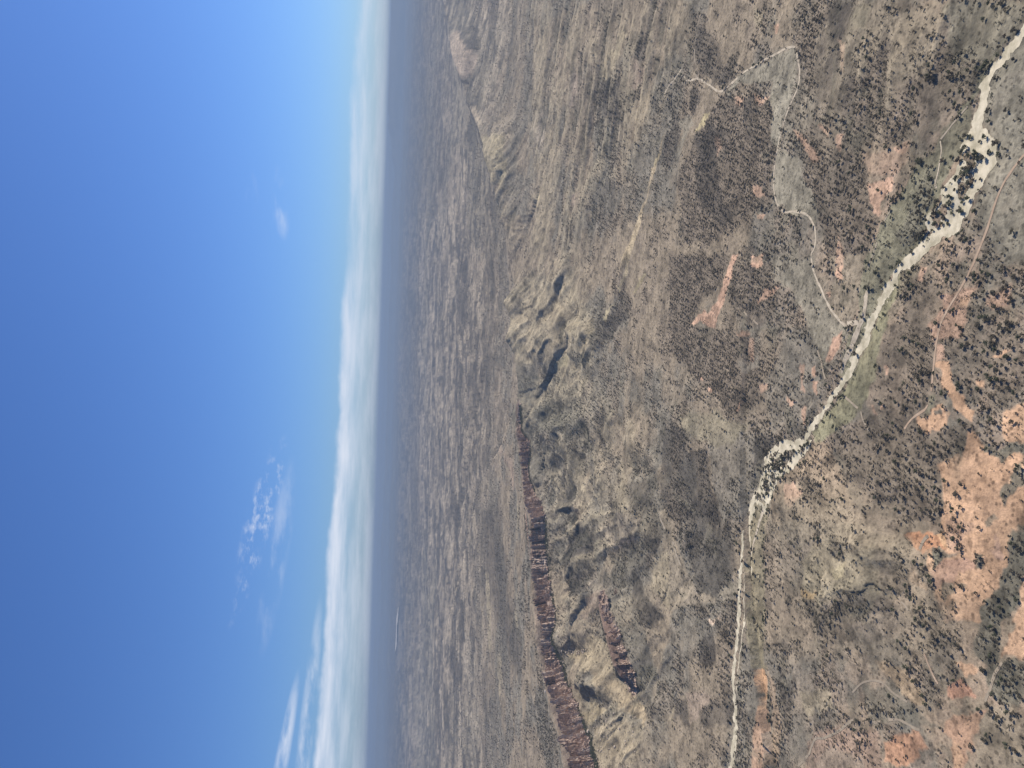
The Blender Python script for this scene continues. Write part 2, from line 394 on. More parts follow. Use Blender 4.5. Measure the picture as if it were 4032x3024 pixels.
# (tile, polygon, colour or None, weight, tree cover or None, softness in photo pixels)
PATCH = [
 ('B', [(2300, 150), (2180, 250), (2000, 480), (1940, 760), (2010, 860), (1990, 1080), (1880, 1300), (2000, 1420), (2100, 1659), (2400, 1659), (2500, 200)], (.190, .172, .135), .8, .14, 20),
 ('B', [(900, 0), (1600, 0), (1900, 250), (1850, 560), (1600, 880), (1250, 900), (1000, 760), (860, 500), (820, 250)], WOOD, .75, .62, 24),
 ('B', [(1700, 0), (2212, 0), (2150, 230), (1950, 420), (1800, 350)], (.180, .160, .120), .8, .10, 24),
 ('B', [(1000, 0), (1150, 0), (1080, 250), (980, 260)], DARK, .6, .7, 16),
 ('B', [(1150, 60), (1240, 0), (1220, 180), (1140, 200)], PALE, .8, .1, 12),
 ('B', [(100, 60), (240, 100), (220, 200), (160, 460), (60, 420)], DUSK, .3, .5, 16),
 ('B', [(170, 180), (290, 250), (330, 350), (370, 480), (330, 520), (200, 470), (160, 330)], DARK, .55, .75, 12),
 ('B', [(330, 600), (640, 640), (640, 900), (640, 1250), (560, 1300), (300, 1500), (100, 1500), (60, 1100), (200, 800)], WOOD, .8, .9, 18),
 ('B', [(240, 800), (300, 820), (310, 960), (330, 1200), (420, 1330), (330, 1400), (160, 1200), (180, 900)], DARK, .55, .95, 14),
 ('B', [(760, 700), (900, 640), (1200, 900), (1260, 1150), (1300, 1400), (1200, 1659), (1000, 1659), (950, 1400), (850, 1050)], WOOD, .8, .85, 18),
 ('D', [(0, 0), (380, 0), (330, 200), (200, 300), (150, 450), (250, 500), (480, 500), (560, 650), (620, 900), (400, 1000), (200, 800), (0, 600)], WOOD, .85, .95, 20),
 ('D', [(400, 100), (640, 60), (700, 250), (640, 420), (480, 460), (380, 300)], WOOD, .75, .8, 18),
 ('D', [(640, 0), (800, 0), (880, 120), (760, 200), (640, 160)], MEADOW, .6, .3, 18),
 ('D', [(760, 460), (880, 480), (1000, 640), (960, 900), (880, 1060), (640, 1100), (600, 800), (700, 600)], GREY, .6, .3, 24),
 ('D', [(900, 560), (990, 570), (980, 640), (930, 640)], DARK, .4, 1.0, 8),
 ('B', [(640, 360), (780, 285), (815, 450), (770, 610), (700, 800), (655, 1080), (665, 1260), (850, 1325), (910, 1400), (960, 1330), (880, 1150), (800, 1020), (720, 930), (640, 900), (650, 700), (620, 620), (660, 500), (480, 520), (400, 540), (330, 580), (480, 440)], MEADOW, .95, .03, 8),
 ('B', [(800, 480), (900, 600), (900, 760), (730, 900), (680, 1000), (720, 780)], MEADOW, .4, .35, 14),
 ('D', [(885, 0), (960, 250), (1060, 420), (1110, 450), (1130, 520), (1000, 640), (960, 640), (870, 480), (830, 330), (760, 250), (700, 170), (780, 60)], MEADOW, .8, .05, 14),
 ('D', [(1000, 0), (1240, 0), (1180, 250), (1150, 400), (1060, 420), (980, 260), (1040, 120)], (.205, .170, .125), .7, .10, 14),
 ('B', [(2100, 240), (1960, 440), (1850, 650), (1560, 1030), (1320, 1400), (1240, 1659), (1480, 1659), (1640, 1330), (1850, 850), (1900, 600)], OLIVE, .9, .10, 10),
 ('B', [(1620, 1050), (1700, 1000), (1640, 1260), (1560, 1460), (1480, 1540), (1420, 1480), (1500, 1300)], GREEN, .6, .45, 12),
 ('D', [(1240, 0), (1180, 250), (1180, 400), (1100, 600), (1060, 750), (1100, 760), (1260, 420), (1400, 130), (1470, 0)], OLIVE, .85, .12, 10),
 ('D', [(1560, 20), (1420, 150), (1330, 330), (1200, 620), (1100, 830), (1010, 970), (900, 1120), (930, 1200), (1060, 1080), (1200, 960), (1290, 800), (1300, 620), (1400, 330), (1560, 100)], OLIVE2, .85, .10, 10),
 ('D', [(1330, 560), (1480, 330), (1640, 420), (1660, 650), (1650, 850), (1600, 960), (1480, 1080), (1300, 1000), (1260, 860)], WOOD, .7, .75, 16),
 ('D', [(1450, 100), (1560, 60), (1640, 200), (1720, 260), (1600, 420), (1420, 300)], WOOD, .6, .45, 16),
 ('D', [(1700, 520), (1900, 450), (2150, 560), (2212, 700), (1950, 900), (1850, 900), (1740, 700)], WOOD, .6, .75, 16),
 ('D', [(1000, 1150), (1200, 1050), (1450, 1000), (1700, 1120), (1850, 1060), (1820, 1250), (1660, 1330), (1740, 1659), (1480, 1659), (1150, 1400)], WOOD, .8, .85, 16),
 ('D', [(780, 1300), (900, 1180), (1000, 1180), (1100, 1400), (1200, 1659), (640, 1659), (640, 1500)], (.245, .185, .130), .7, .30, 16),
 ('H', [(880, 650), (1160, 640), (1240, 800), (1240, 980), (1100, 1080), (960, 1020), (960, 880)], DARK, .45, 1.0, 8),
 ('H', [(720, 790), (850, 780), (880, 880), (970, 880), (900, 1010), (800, 1150), (700, 1100)], PINK, .8, .12, 6),
 ('H', [(600, 1080), (690, 1130), (720, 1300), (620, 1280)], DARK, .4, .9, 6),
 # red and orange bare flats of the near side
 ('B', [(780, 780), (880, 910), (940, 1000), (900, 1020), (800, 850)], PINK, .7, .3, 6), ('B', [(1045, 860), (1100, 850), (1085, 930), (1050, 910)], PINK, .7, .3, 5), ('B', [(940, 760), (1010, 800), (1000, 850), (950, 820)], REDDISH, .8, .4, 6),
 ('B', [(520, 600), (630, 610), (600, 650), (540, 650)], PINK, .6, .5, 6), ('B', [(410, 610), (460, 620), (450, 680), (420, 660)], PINK, .6, .4, 5), ('B', [(290, 850), (330, 880), (320, 960), (290, 930)], PINK, .5, .5, 5),
 ('B', [(530, 1140), (600, 1180), (590, 1230), (540, 1210)], PINK, .6, .4, 5), ('B', [(550, 1320), (600, 1330), (590, 1360), (550, 1350)], PINK, .8, .1, 4), ('B', [(1060, 260), (1090, 300), (1080, 460), (1060, 420)], PINK, .5, .3, 5),
 ('B', [(520, 60), (580, 120), (570, 210), (530, 200)], PALE, .6, .3, 6), ('B', [(665, 140), (690, 130), (690, 200), (670, 200)], PINK, .9, .1, 4), ('B', [(1060, 1440), (1090, 1560), (1080, 1659), (1040, 1659)], PINK, .5, .2, 6), ('B', [(1000, 1470), (1050, 1500), (1040, 1540), (990, 1530)], DARK, .3, .9, 5), ('B', [(1100, 1450), (1150, 1480), (1150, 1570), (1100, 1560)], DARK, .5, 1.0, 5),
 ('B', [(1400, 900), (1490, 900), (1480, 960), (1420, 950)], PINK, .7, .1, 8), ('B', [(1240, 1150), (1390, 1090), (1380, 1200), (1320, 1260), (1300, 1340), (1270, 1300)], PINK, .85, .08, 6), ('B', [(1180, 960), (1500, 930), (1480, 1040), (1380, 1090), (1250, 1080)], REDDISH, .35, .10, 14),
 ('D', [(405, 0), (440, 0), (400, 110), (380, 190), (335, 300), (300, 420), (285, 460), (215, 440), (135, 450), (190, 395), (240, 360), (300, 270), (345, 190), (375, 90)], PINK, 1.0, .05, 4),
 ('D', [(525, 0), (590, 0), (580, 80), (520, 70)], PINK, 1.0, .05, 4), ('D', [(550, 280), (620, 210), (700, 200), (640, 260), (560, 310)], REDDISH, .8, .2, 5), ('D', [(1040, 90), (1080, 80), (1080, 170), (1050, 170)], PINK, .9, .1, 4), ('D', [(980, 230), (1005, 230), (1000, 260), (985, 260)], PINK, .9, .05, 4),
 ('D', [(1010, 520), (1090, 490), (1060, 580), (1000, 660), (980, 640)], (.33, .21, .15), .8, .05, 7), ('D', [(880, 710), (905, 700), (905, 770), (885, 770)], PINK, .9, .1, 4), ('D', [(890, 790), (920, 800), (915, 880), (895, 860)], PINK, .9, .1, 4), ('D', [(820, 680), (840, 680), (845, 860), (825, 850)], (.33, .22, .16), .7, .1, 5), ('D', [(830, 960), (855, 960), (850, 1060), (830, 1060)], PINK, .7, .1, 4),
 ('D', [(570, 800), (630, 800), (620, 850), (580, 850)], PINK, .6, .1, 6), ('D', [(440, 930), (455, 920), (440, 970), (425, 960)], PINK, .8, .1, 4), ('D', [(720, 910), (780, 930), (760, 960), (720, 940)], PINK, .7, .1, 4), ('D', [(440, 660), (560, 640), (560, 690), (480, 720)], GREY, .6, .1, 6), ('D', [(190, 780), (215, 770), (215, 795), (190, 800)], PINK, .9, 0, 3), ('D', [(245, 845), (270, 840), (268, 870), (245, 870)], PINK, .9, 0, 3),
 ('D', [(420, 480), (500, 480), (500, 510), (430, 500)], REDDISH, .8, .1, 4), ('D', [(500, 540), (530, 540), (530, 660), (505, 650)], REDDISH, .6, .4, 5),
 ('D', [(1690, 280), (1850, 190), (1910, 200), (1870, 320), (1840, 500), (1640, 540), (1600, 450), (1720, 330)], REDDISH, .8, .22, 12), ('D', [(1830, 260), (1890, 250), (1880, 320), (1830, 310)], ORANGE, .7, .1, 6), ('D', [(1970, 250), (2130, 190), (2120, 340), (2000, 330)], REDDISH, .7, .3, 12), ('D', [(1560, 100), (1600, 90), (1580, 200), (1545, 200)], PINK, .7, .1, 5), ('D', [(1360, 680), (1385, 670), (1375, 740), (1355, 730)], REDDISH, .8, .1, 4),
 ('L', [(1410, 440), (1560, 480), (1700, 880), (1830, 950), (1850, 1080), (2000, 1200), (1930, 1350), (1800, 1220), (1660, 1210), (1630, 1000), (1540, 880), (1480, 600), (1410, 520)], ORANGE, 1.0, .12, 7),
 ('L', [(1150, 1270), (1340, 1260), (1360, 1150), (1500, 1110), (1570, 1150), (1600, 1290), (1560, 1400), (1280, 1480), (1170, 1380)], ORANGE, .95, .07, 6), ('L', [(1400, 1200), (1510, 1180), (1510, 1250), (1400, 1250)], WOOD, .9, .3, 4), ('L', [(1240, 1160), (1340, 1090), (1330, 980), (1420, 1000), (1400, 1130), (1300, 1240)], OLIVE, .7, .2, 5),
 ('L', [(640, 1060), (690, 1070), (680, 1130), (640, 1130)], PINK, .8, .1, 4), ('L', [(480, 1080), (530, 1090), (570, 1250), (520, 1240)], PINK, .6, .1, 5), ('L', [(700, 540), (740, 550), (730, 610), (695, 600)], PINK, .8, .1, 4), ('L', [(1400, 180), (1500, 220), (1540, 420), (1410, 430)], REDDISH, .8, .2, 6),
 ('D', [(1860, 1090), (1990, 1220), (2212, 1250), (2300, 1659), (1740, 1659), (1660, 1330), (1820, 1250)], ORANGE, .95, .10, 10), ('D', [(2080, 980), (2300, 880), (2300, 1180), (2100, 1160)], ORANGE, .85, .3, 10), ('D', [(1990, 1190), (2060, 1230), (2130, 1180), (2212, 1180), (2212, 1220), (2060, 1290), (1980, 1250)], GREEN, .8, .9, 6), ('D', [(2060, 1480), (2150, 1360), (2212, 1300), (2212, 1430), (2120, 1500), (2100, 1600)], GREEN, .8, .9, 6),
 ('D', [(1930, 800), (2000, 700), (2212, 640), (2212, 860), (2060, 960), (1980, 980)], WOOD, .5, .7, 14), ('D', [(2020, 640), (2120, 620), (2110, 650), (2040, 660)], ORANGE, .8, .1, 5), ('D', [(1930, 780), (1960, 800), (1950, 850), (1920, 840)], ORANGE, .8, .1, 5),
 ('I', [(1060, 0), (2300, 0), (2300, 260), (2040, 330), (2000, 640), (1960, 760), (1800, 1020), (1740, 1280), (1600, 1420), (1640, 1659), (1070, 1659), (960, 1380), (880, 1190), (820, 1090), (920, 1000), (950, 800), (1100, 730), (1350, 640), (1110, 640), (1090, 370), (1030, 300)], ORANGE, .95, .10, 7),
 ('I', [(1100, 170), (1300, 190), (1440, 270), (1450, 400), (1340, 420), (1370, 560), (1290, 650), (1150, 560), (1090, 350)], REDDISH, .6, .65, 8), ('I', [(920, 800), (1250, 730), (1500, 760), (1500, 860), (1250, 1000), (1200, 1150), (900, 1180), (830, 1090)], (.345, .215, .155), .8, .05, 8), ('I', [(1690, 640), (1860, 450), (1870, 740), (1740, 740)], (.33, .22, .165), .8, .05, 6),
 ('I', [(1640, 200), (1780, 90), (1860, 180), (1660, 300)], GREEN, .7, .9, 6), ('I', [(1520, 680), (1590, 680), (1590, 830), (1500, 830)], GREEN, .8, 1.0, 5), ('I', [(1040, 1160), (1210, 1150), (1200, 1260), (1080, 1310), (990, 1230)], GREEN, .7, 1.0, 5), ('I', [(1280, 1110), (1380, 1100), (1390, 1180), (1290, 1200)], GREEN, .6, 1.0, 5), ('I', [(920, 1380), (1070, 1450), (1070, 1640), (980, 1560)], GREEN, .5, .9, 6), ('I', [(1160, 1350), (1240, 1380), (1230, 1480), (1150, 1420)], GREEN, .5, .9, 5),
 ('I', [(470, 340), (620, 320), (830, 400), (910, 470), (1040, 350), (1100, 460), (1110, 600), (880, 590), (760, 640), (690, 600), (560, 520), (490, 420)], (.40, .215, .125), .9, .08, 6), ('I', [(920, 440), (1040, 350), (1100, 480), (1090, 560), (1000, 530)], (.52, .33, .19), .8, 0, 5), ('I', [(750, 640), (870, 600), (920, 760), (900, 880), (830, 950)], ORANGE, .9, .1, 5), ('I', [(860, 640), (1000, 600), (1100, 680), (1000, 780), (960, 840), (910, 900), (900, 740)], GREEN, .9, .95, 5),
 ('I', [(690, 620), (760, 660), (830, 950), (900, 980), (900, 1180), (960, 1380), (1060, 1659), (900, 1659), (860, 1350), (780, 1100), (660, 950), (640, 700)], WOOD, .7, 1.0, 7),
 ('I', [(2300, 300), (2060, 340), (1990, 600), (1900, 900), (1800, 1030), (1740, 1300), (1580, 1440), (1640, 1700), (2000, 1659), (2150, 1240), (2300, 900)], GREEN, .9, 1.0, 8), ('I', [(2170, 950), (2300, 930), (2300, 1659), (2050, 1659), (2130, 1400)], ORANGE, .8, .1, 7),
 # left foreground hill and slopes
 ('F', [(650, 0), (1450, 0), (1480, 200), (1560, 420), (1640, 640), (1700, 900), (1500, 1000), (1000, 1000), (700, 1000), (640, 600), (640, 300)], TAN, .5, .30, 30),
 ('F', [(830, 560), (840, 380), (900, 280), (1000, 220), (1080, 330), (1290, 280), (1290, 480), (1320, 600), (1440, 600), (1180, 560), (1060, 565), (950, 630), (840, 620)], PALE, .8, .07, 14), ('F', [(1000, 420), (1100, 380), (1080, 460), (1020, 480)], (.36, .30, .19), .8, 0, 10), ('F', [(825, 560), (910, 570), (905, 632), (840, 615)], YELLOW, .9, .05, 6), ('F', [(1010, 200), (1090, 240), (1090, 370), (1000, 340)], DUSK, .6, .5, 10),
 ('F', [(860, 640), (960, 700), (1060, 600), (1290, 610), (1450, 655), (1430, 690), (1230, 710), (1060, 700), (1000, 760), (960, 830), (850, 720)], DARK, .5, .85, 7), ('F', [(735, 570), (775, 580), (775, 690), (740, 680)], DARK, .6, .9, 6), ('F', [(920, 120), (1000, 110), (1010, 180), (930, 220)], DUSK, .6, .7, 8), ('F', [(680, 30), (720, 60), (730, 140), (690, 120)], DUSK, .6, .9, 6), ('F', [(760, 40), (800, 60), (820, 280), (780, 260)], DUSK, .4, .8, 8),  # first strip: trees plus the mesa's shaded side painted into the soil
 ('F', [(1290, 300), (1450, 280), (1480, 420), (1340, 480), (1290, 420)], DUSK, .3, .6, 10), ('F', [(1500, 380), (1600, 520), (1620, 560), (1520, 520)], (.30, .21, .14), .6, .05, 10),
 ('F', [(700, 880), (760, 880), (730, 1060), (690, 1050)], DUSK, .4, .8, 8), ('F', [(730, 1120), (800, 1130), (780, 1300), (730, 1290)], DUSK, .5, .8, 8), ('F', [(820, 1200), (1000, 1180), (1010, 1280), (860, 1310)], PALE, .6, .12, 10),
 ('F', [(1210, 1140), (1360, 1120), (1480, 1240), (1600, 1350), (1700, 1420), (1560, 1420), (1400, 1360), (1240, 1380)], GREEN, .55, .7, 10), ('F', [(1280, 1000), (1480, 1040), (1620, 1240), (1580, 1270), (1440, 1210)], (.27, .20, .13), .7, .08, 10),
 ('F', [(1460, 980), (1560, 960), (1720, 1180), (1700, 1400), (1640, 1250), (1500, 1080)], WOOD, .5, .85, 10), ('F', [(1650, 560), (1760, 640), (1850, 850), (1800, 1000), (1900, 1050), (1740, 1150), (1640, 900), (1560, 700)], WOOD, .6, .8, 12),
 ('F', [(1900, 900), (2000, 650), (2110, 560), (2080, 760), (2060, 960), (2000, 1050)], GREEN, .8, .95, 10), ('F', [(2080, 980), (2180, 740), (2300, 680), (2300, 960)], ORANGE, .85, .08, 8), ('F', [(1950, 1050), (2212, 980), (2300, 1180), (2100, 1280), (2000, 1200)], GREEN, .8, .95, 10), ('F', [(1960, 1250), (2100, 1250), (2300, 1400), (2300, 1700), (1880, 1700)], (.23, .19, .14), .7, .5, 16),
 ('F', [(1790, 1000), (1900, 990), (1930, 1040), (1840, 1070)], ORANGE, .9, .1, 6), ('F', [(1720, 1130), (1800, 1080), (1890, 1180), (1860, 1220), (1740, 1200)], (.38, .22, .15), .9, .1, 6), ('F', [(1800, 1350), (1960, 1280), (1900, 1480), (1830, 1659), (1750, 1659), (1760, 1500), (1700, 1440)], (.36, .22, .145), .7, .3, 8), ('F', [(1760, 1510), (1815, 1510), (1815, 1659), (1765, 1659)], ORANGE, 1, .05, 5), ('F', [(1330, 1480), (1560, 1440), (1620, 1560), (1480, 1640), (1340, 1600)], (.40, .23, .145), .85, .12, 10), ('F', [(900, 1400), (1300, 1420), (1330, 1700), (840, 1700)], (.25, .175, .13), .7, .45, 16), ('F', [(1000, 1540), (1200, 1560), (1240, 1700), (900, 1700)], (.235, .185, .14), .8, .1, 14),
 ('F', [(560, 1060), (600, 1050), (615, 1120), (608, 1220), (590, 1260), (600, 1320), (560, 1310), (540, 1200), (540, 1120)], (.43, .27, .165), 1, .03, 4), ('F', [(545, 1290), (610, 1310), (640, 1659), (510, 1700)], (.31, .205, .14), .8, .08, 6), ('F', [(500, 0), (620, 0), (590, 300), (600, 650), (600, 1000), (620, 1060), (530, 1040), (500, 900), (520, 500)], (.205, .175, .118), .8, .10, 6), ('F', [(620, 1050), (680, 1200), (700, 1659), (640, 1659)], (.25, .185, .13), .7, .25, 8),
 # flats and hills between the river and the escarpment
 ('C', [(1150, 250), (1250, 150), (1500, 150), (1640, 430), (1660, 620), (1560, 900), (1400, 880), (1300, 640), (1190, 760), (1140, 560)], PALEHILL, .6, .10, 24), ('C', [(1180, 770), (1420, 760), (1560, 900), (1560, 1010), (1400, 1100), (1220, 1150), (1170, 950)], GREEN, .55, .5, 20),
 ('K', [(950, 1450), (1130, 1400), (1210, 1470), (1130, 1600), (1000, 1640), (950, 1560)], GREEN, .6, .5, 8), ('K', [(1200, 1100), (1300, 850), (1500, 900), (1650, 850), (1760, 900), (1600, 1080), (1500, 1200), (1280, 1280)], DUSK, .6, .8, 14), ('K', [(1400, 1040), (1500, 820), (1700, 540), (1800, 700), (1620, 1060)], DUSK, .5, .8, 12),
 ('K', [(590, 560), (700, 380), (800, 340), (800, 440), (740, 530)], PALEHILL, .9, .03, 5), ('K', [(470, 920), (510, 800), (550, 770), (540, 870)], PALEHILL, .9, .03, 5), ('K', [(980, 1420), (1010, 1260), (1100, 1160), (1150, 980), (1200, 1110), (1180, 1260), (1120, 1390)], (.29, .24, .165), .9, .02, 5), ('K', [(650, 1600), (780, 1450), (900, 1500), (850, 1659), (660, 1659)], (.275, .235, .155), .9, .02, 6), ('K', [(880, 1180), (930, 1030), (1050, 1010), (960, 1120)], PALEHILL, .9, .02, 5), ('K', [(1570, 500), (1650, 300), (1720, 120), (1790, 0), (1760, 120), (1680, 350), (1610, 540)], (.32, .26, .17), .9, .02, 3), ('K', [(1820, 600), (1990, 260), (2010, 300), (1850, 600)], (.31, .26, .165), .8, .03, 4), ('K', [(1400, 1020), (1430, 840), (1560, 700), (1480, 820), (1430, 1000)], (.31, .26, .17), .8, .03, 4),  # pale spur grass, with sunlit humps painted lighter
 ('C', [(1500, 1180), (1600, 1200), (1560, 1450), (1480, 1600), (1400, 1600), (1440, 1380)], DUSK, .75, .55, 14), ('C', [(1640, 960), (1740, 950), (1760, 1050), (1720, 1180), (1800, 1300), (1700, 1250), (1640, 1080)], DARK, .6, .6, 10), ('C', [(1760, 1420), (2020, 1400), (2010, 1560), (1930, 1659), (1740, 1640)], DUSK, .7, .5, 12), ('C', [(2080, 1080), (2212, 1080), (2212, 1659), (2060, 1659), (2070, 1300)], DUSK, .6, .6, 10),
 ('D', [(100, 1210), (230, 1210), (260, 1450), (330, 1659), (110, 1659)], DARK, .65, .75, 8), ('F', [(120, 0), (370, 0), (400, 200), (440, 400), (330, 560), (250, 610), (180, 560), (120, 330)], DARK, .55, .75, 8), ('D', [(240, 1160), (420, 1100), (560, 1150), (480, 1400), (480, 1659), (340, 1659), (260, 1400)], (.175, .155, .125), .7, .4, 14), ('D', [(60, 1000), (300, 980), (500, 1080), (380, 1200), (240, 1180), (100, 1120)], (.215, .185, .130), .7, .12, 14), ('D', [(540, 1130), (660, 1120), (620, 1240), (530, 1320)], DARK, .6, .7, 8),
 ('E', [(1480, 200), (1640, 150), (1660, 300), (1620, 480), (1560, 580), (1500, 560), (1450, 330)], DUSK, .85, .5, 12), ('E', [(1980, 100), (2060, 180), (2040, 320), (1960, 310)], DUSK, .8, .5, 8), ('E', [(1880, 440), (2000, 620), (2080, 740), (1960, 780), (1880, 660)], DUSK, .8, .5, 10), ('E', [(1660, 150), (1850, 60), (1960, 100), (1900, 280), (1760, 300)], (.15, .12, .105), .7, .4, 14), ('E', [(1640, 1150), (1760, 1160), (1850, 1250), (1780, 1270), (1650, 1200)], DUSK, .8, .5, 6), ('E', [(1520, 1060), (1650, 1050), (1670, 1080), (1560, 1110)], DARK, .7, .6, 5), ('E', [(1600, 1370), (1700, 1340), (1740, 1360), (1640, 1440)], DUSK, .7, .4, 6), ('E', [(1590, 770), (1630, 760), (1640, 800), (1600, 800)], DUSK, .8, .5, 4),
 ('E', [(1980, 380), (2100, 330), (2212, 500), (2212, 640), (2100, 660), (2000, 560)], PALE, .6, .06, 12), ('E', [(2040, 60), (2080, 40), (2160, 250), (2212, 420), (2180, 450), (2100, 300)], (.245, .200, .145), .8, .08, 6), ('F', [(0, 180), (40, 280), (100, 400), (180, 570), (290, 610), (300, 640), (150, 640), (0, 680)], (.235, .195, .145), .8, .08, 7), ('F', [(300, 600), (330, 520), (450, 460), (470, 540), (380, 600)], (.215, .185, .14), .8, .1, 6), ('E', [(1560, 600), (1700, 560), (1690, 680), (1600, 720), (1520, 740)], (.235, .175, .135), .7, .10, 8), ('E', [(1600, 1080), (1720, 1080), (1880, 1200), (1980, 1330), (1950, 1400), (1800, 1280), (1640, 1130)], (.265, .205, .135), .8, .06, 6), ('E', [(1480, 850), (1640, 820), (1760, 960), (1840, 1100), (1700, 1090), (1560, 1060), (1460, 960)], (.255, .205, .138), .7, .12, 8), ('E', [(1580, 1290), (1700, 1270), (1720, 1300), (1600, 1370)], (.265, .215, .14), .8, .05, 6), ('E', [(1640, 1400), (1760, 1380), (1960, 1420), (1900, 1600), (1720, 1659), (1640, 1560)], (.245, .20, .14), .7, .12, 10),
 ('E', [(1820, 1020), (1930, 1130), (2000, 1300), (2030, 1360), (1960, 1330), (1890, 1200)], DUSK, .7, .3, 5), ('J', [(600, 780), (700, 900), (700, 1050), (520, 1050), (470, 900)], GREEN, .7, .8, 8), ('J', [(1290, 470), (1480, 300), (1520, 700), (1480, 860), (1300, 760)], DUSK, .7, .7, 8), ('J', [(500, 1350), (760, 1400), (700, 1600), (560, 1500)], DUSK, .6, .5, 10), ('J', [(950, 1300), (1100, 1340), (1160, 1659), (950, 1659)], DUSK, .7, .4, 10), ('J', [(1100, 1230), (1330, 1180), (1450, 1240), (1260, 1600), (1170, 1640)], (.25, .195, .15), .8, .08, 8), ('J', [(1350, 1330), (1600, 1300), (1860, 1400), (1860, 1659), (1300, 1659)], DUSK, .6, .4, 12), ('J', [(1420, 170), (1520, 150), (1515, 225), (1425, 230)], WHITE, 1, 0, 2), ('J', [(1575, 120), (1615, 120), (1610, 150), (1580, 150)], WHITE, .9, 0, 2), ('J', [(1800, 840), (1820, 810), (1820, 860), (1805, 880)], WHITE, .8, 0, 2), ('J', [(1800, 600), (1850, 610), (1850, 640), (1805, 630)], WHITE, .6, 0, 2), ('J', [(1800, 390), (1830, 400), (1860, 500), (1840, 500)], WHITE, .6, 0, 2), ('J', [(920, 1460), (960, 1440), (940, 1520), (910, 1600), (880, 1650)], PALE, .9, 0, 3),
 ('A', [(1700, 500), (1880, 480), (1900, 640), (1830, 790), (1720, 760), (1660, 620)], DUSK, .75, .75, 10), ('A', [(1840, 240), (1940, 200), (1940, 330), (1860, 350)], DUSK, .7, .7, 8), ('A', [(1690, 400), (1740, 330), (1800, 230), (1830, 160), (1850, 200), (1800, 330), (1740, 520), (1690, 500)], (.30, .245, .165), .8, .03, 5), ('A', [(1880, 350), (1960, 450), (1900, 570), (1830, 560)], (.235, .18, .14), .7, .1, 8), ('A', [(1900, 740), (1960, 600), (2000, 600), (1920, 880), (1880, 860)], (.27, .215, .15), .8, .08, 6), ('A', [(1800, 1659), (1900, 1400), (1960, 1250), (2000, 1050), (2050, 950), (2080, 820), (2060, 960), (2010, 1080), (1930, 1400), (1840, 1659)], (.305, .245, .165), .85, .04, 3), ('A', [(760, 200), (800, 190), (870, 340), (880, 470), (820, 500), (775, 340)], (.295, .235, .18), .8, .1, 6), ('A', [(945, 860), (1090, 830), (1100, 1080), (1080, 1180), (1010, 1040)], (.285, .24, .16), .75, .08, 8), ('A', [(880, 680), (910, 660), (940, 780), (910, 780)], (.28, .23, .17), .8, .1, 4), ('A', [(1260, 700), (1340, 680), (1330, 880), (1270, 900)], (.245, .205, .16), .7, .08, 8), ('A', [(1340, 620), (1420, 640), (1420, 760), (1340, 760)], GREY, .5, .4, 10), ('A', [(1480, 440), (1580, 480), (1540, 680), (1480, 640)], (.245, .195, .155), .6, .15, 10), ('A', [(1280, 1220), (1310, 1180), (1300, 1270), (1280, 1270)], (.33, .27, .18), .8, 0, 3), ('A', [(1500, 1200), (1560, 1180), (1540, 1300), (1490, 1290)], (.275, .21, .165), .7, .1, 6), ('A', [(1030, 220), (1100, 190), (1110, 250), (1040, 300)], (.25, .21, .16), .6, .1, 8),  # includes sunlit ridge faces painted in as paler soil
 ('G', [(1160, 590), (1240, 540), (1330, 640), (1290, 760), (1230, 860), (1170, 840)], DARK, .65, .9, 4), ('G', [(1400, 930), (1450, 930), (1380, 1080), (1280, 1160), (1250, 1140)], (.36, .30, .18), .9, .03, 3), ('G', [(1380, 1100), (1450, 1060), (1720, 1200), (1560, 1500), (1400, 1659), (1300, 1500), (1220, 1250)], DARK, .45, .9, 6), ('G', [(900, 1100), (1000, 900), (1040, 1000), (1000, 1300), (880, 1659), (760, 1600), (780, 1400)], DUSK, .55, .8, 6), ('G', [(1000, 1000), (1200, 930), (1240, 1000), (1100, 1300), (980, 1600), (960, 1500), (1060, 1200)], MEADOW, .6, .06, 5), ('G', [(640, 1560), (730, 1480), (720, 1560), (650, 1659)], (.34, .28, .17), .8, .03, 3), ('G', [(1940, 720), (2060, 700), (2050, 850), (2000, 1040), (1940, 1000)], DARK, .6, 1.0, 4), ('G', [(1600, 360), (1740, 60), (1880, 20), (1880, 180), (1700, 460), (1600, 460)], DARK, .45, .85, 5),
]
